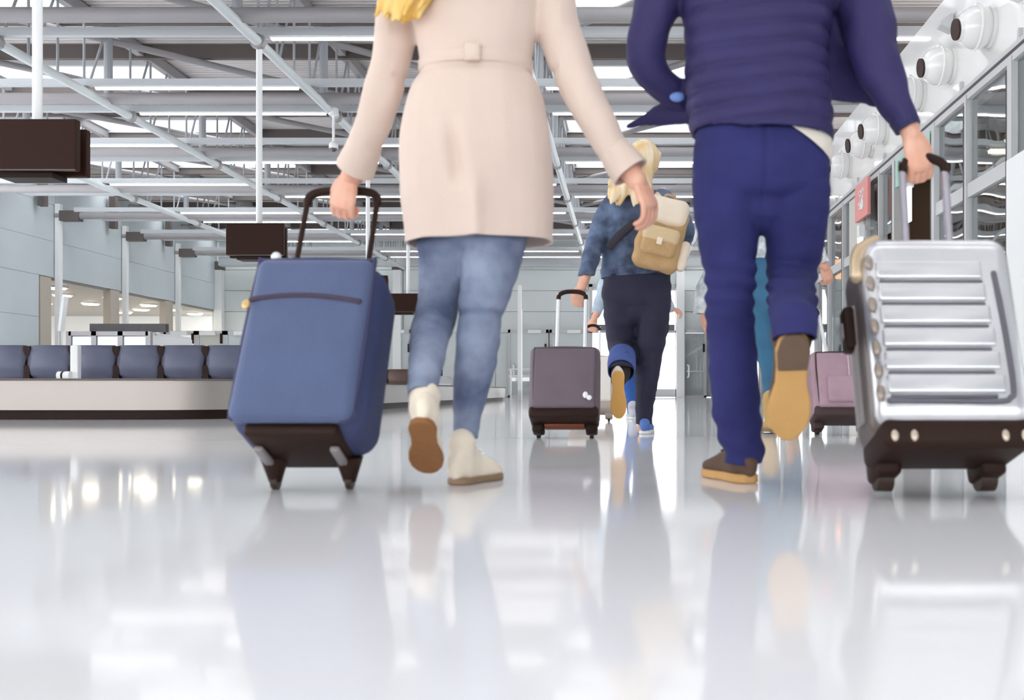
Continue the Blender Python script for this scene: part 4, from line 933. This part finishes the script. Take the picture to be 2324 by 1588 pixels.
h2 = remesh(hand_mb(P(1520, 698, 8.99), (.8, .1, -.3), (0, -.5, .9), -1, (25, 50, 40)), .006, 1)
obj('body', join_hand(me, [hd, h1, h2]), SKIN, p3, world=True, smooth=180); head_parts(p3, HD4, .108)
me = remesh(MB().ball(HD4+Vector((0, -.03, .03)), (.1, .112, .112)).ball(HD4+Vector((0, -.06, -.04)), (.09, .08, .09)), .01, 1); obj('hair', me, mat('brown_hair', ''), p3, world=True, smooth=180)
cm = MB(); rings(cm, TOR, Y3); chain(cm, LA, 14); chain(cm, RA, 14)
me = remesh(cm, .012, 3); displace(me, lambda co, no: nz(co, (12, 12, 12))*.012); cut(me, P(1430, 728, Y3), (0, 0, -1), .35); cut(me, P(1352, 716, 8.63), P(1348, 725, 8.6)-P(1360, 690, 8.7), .12)
shell(obj('shirt', me, mat('pale_blue_shirt', 'BFD0DF', .8, var=.2, vscale=9), p3, world=True, smooth=180), .006)
jm = MB(); chain(jm, LL, 14); chain(jm, RL, 14); rings(jm, [(1430, 690, 44, .10), (1430, 720, 47, .115), (1430, 735, 40, .1)], Y3)
me = remesh(jm, .012, 3); cut(me, P(1448, 938, Y3), (0, 0, -1), 1); cut(me, P(1430, 705, Y3), (0, 0, 1), 1)
shell(obj('jeans', me, mat('bright_blue_jeans', '3566B5', .8, var=.15, vscale=9), p3, world=True, smooth=180), .006)
shoe(p3, Vector((P(1437, 0, 8.66).x, 8.62, .001)), (-.1, .98, 0), (0, 0, 1), .26, .095, M_white, mat('pale_trainers', 'C9CDD6', .6), .07, .045, .022)
shoe(p3, Vector((P(1460, 0, 8.8).x, 8.76, .001)), (.1, .98, 0), (0, 0, 1), .26, .095, M_white, mat('pale_trainers', ''), .07, .045, .022)

# ---------- person in teal trousers ahead of the man
p5 = person("person in a white patterned top and teal trousers seen between the man's legs", 1738, 5.95)
Y5 = 5.95
TOR = [(1738, 455, 24, .05), (1738, 472, 62, .085), (1738, 510, 70, .11), (1738, 580, 66, .11), (1738, 640, 68, .12), (1738, 690, 70, .12)]
LA = [(1680, 482, Y5, 23), (1650, 550, Y5, 22), (1618, 640, 5.9, 20), (1602, 700, 5.85, 17), (1600, 735, 5.85, 13)]
RA = [(1796, 482, Y5, 23), (1830, 530, Y5, 22), (1855, 580, 5.9, 19), (1872, 606, 5.85, 15)]
LL = [(1712, 630, Y5, 38), (1716, 700, Y5, 33), (1735, 780, Y5, 27), (1750, 850, 5.9, 22), (1753, 915, 5.85, 19)]
RL = [(1768, 630, Y5, 38), (1782, 710, Y5, 33), (1795, 790, Y5, 27), (1800, 860, Y5, 22), (1800, 950, Y5, 18)]
HD5 = P(1738, 395, Y5+.02)
bm_ = MB(); rings(bm_, [(p[0], p[1], p[2]*.8, p[3]*.75) for p in TOR[:-1]], Y5, 16)
for a in (LA, RA, LL, RL): chain(bm_, a, 10, 3, .75)
me = remesh(bm_, .012, 2); hd = remesh(head_mb(HD5, .104), .008, 1)
h1 = remesh(hand_mb(P(1601, 712, 5.85), (.06, .05, -1), (-.9, -.3, 0), 1, (20, 35, 25), L=.95), .005, 1)
h2 = remesh(hand_mb(P(1868, 602, 5.86), (.35, .1, -.9), (.25, -.95, .1), -1, (35, 80, 60), L=.95), .005, 1)
obj('body', join_hand(me, [hd, h1, h2]), SKIN, p5, world=True, smooth=180); head_parts(p5, HD5, .104)
hm = MB().ball(HD5+Vector((0, -.03, .03)), (.1, .112, .112))
for k in range(12):
    a = -1+2*k/11; hm.sweep([HD5+Vector((a*.08, -.08, .04)), HD5+Vector((a*.09, -.11, -.1)), HD5+Vector((a*.08, -.12, -.26))], [.025, .028, .012], 8, 3)
me = remesh(hm, .009, 1); obj('hair', me, mat('chestnut_hair', '5B3B26', .5, bump=.3, bscale=60), p5, world=True, smooth=180)
cm = MB(); rings(cm, TOR[:4]+[(1738, 605, 67, .12)], Y5); chain(cm, [(p[0]-(6 if i > 1 else 0), p[1], p[2], p[3]*(1.35 if i > 1 else 1)) for i, p in enumerate(LA)], 14); chain(cm, RA, 14)
me = remesh(cm, .011, 3); displace(me, lambda co, no: nz(co, (12, 12, 12))*.014); cut(me, P(1738, 590, Y5), (0, 0, -1), .33); cut(me, P(1598, 712, 5.85), (0, 0, -1), .16); cut(me, P(1866, 598, 5.87), (.35, 0, -.9), .1)
shell(obj('top', me, mat('white_patterned_cotton', 'EEF1F2', .8, var=.5, vscale=22, var_col='B9C2C6'), p5, world=True, smooth=180), .006)
jm = MB(); chain(jm, LL, 14); chain(jm, RL, 14); rings(jm, [(1738, 555, 58, .10), (1738, 610, 64, .112), (1738, 650, 68, .12), (1738, 690, 64, .115)], Y5)
me = remesh(jm, .011, 3); displace(me, lambda co, no: nz(co, (10, 10, 20))*.008); cut(me, P(1753, 908, 5.86), (0, 0, -1), .14); cut(me, P(1800, 930, Y5), (0, 0, -1), .12); cut(me, P(1738, 565, Y5), (0, 0, 1), 1)
shell(obj('trousers', me, mat('teal_denim', '3F7598', .8, bump=.15, bscale=100, var=.2, vscale=8), p5, world=True, smooth=180), .006)
M_boot = mat('tan_suede_boot', 'CDA96C', .8)
shoe(p5, Vector((P(1751, 0, 5.72).x, 5.72, .01)), (.05, .97, -.03), (0, 0, 1), .25, .092, M_solew, M_boot, .15, .05, .022)
shoe(p5, Vector((P(1800, 0, 5.95).x, 5.93, .001)), (.1, .98, 0), (0, 0, 1), .25, .092, M_solew, M_boot, .13, .05, .022)
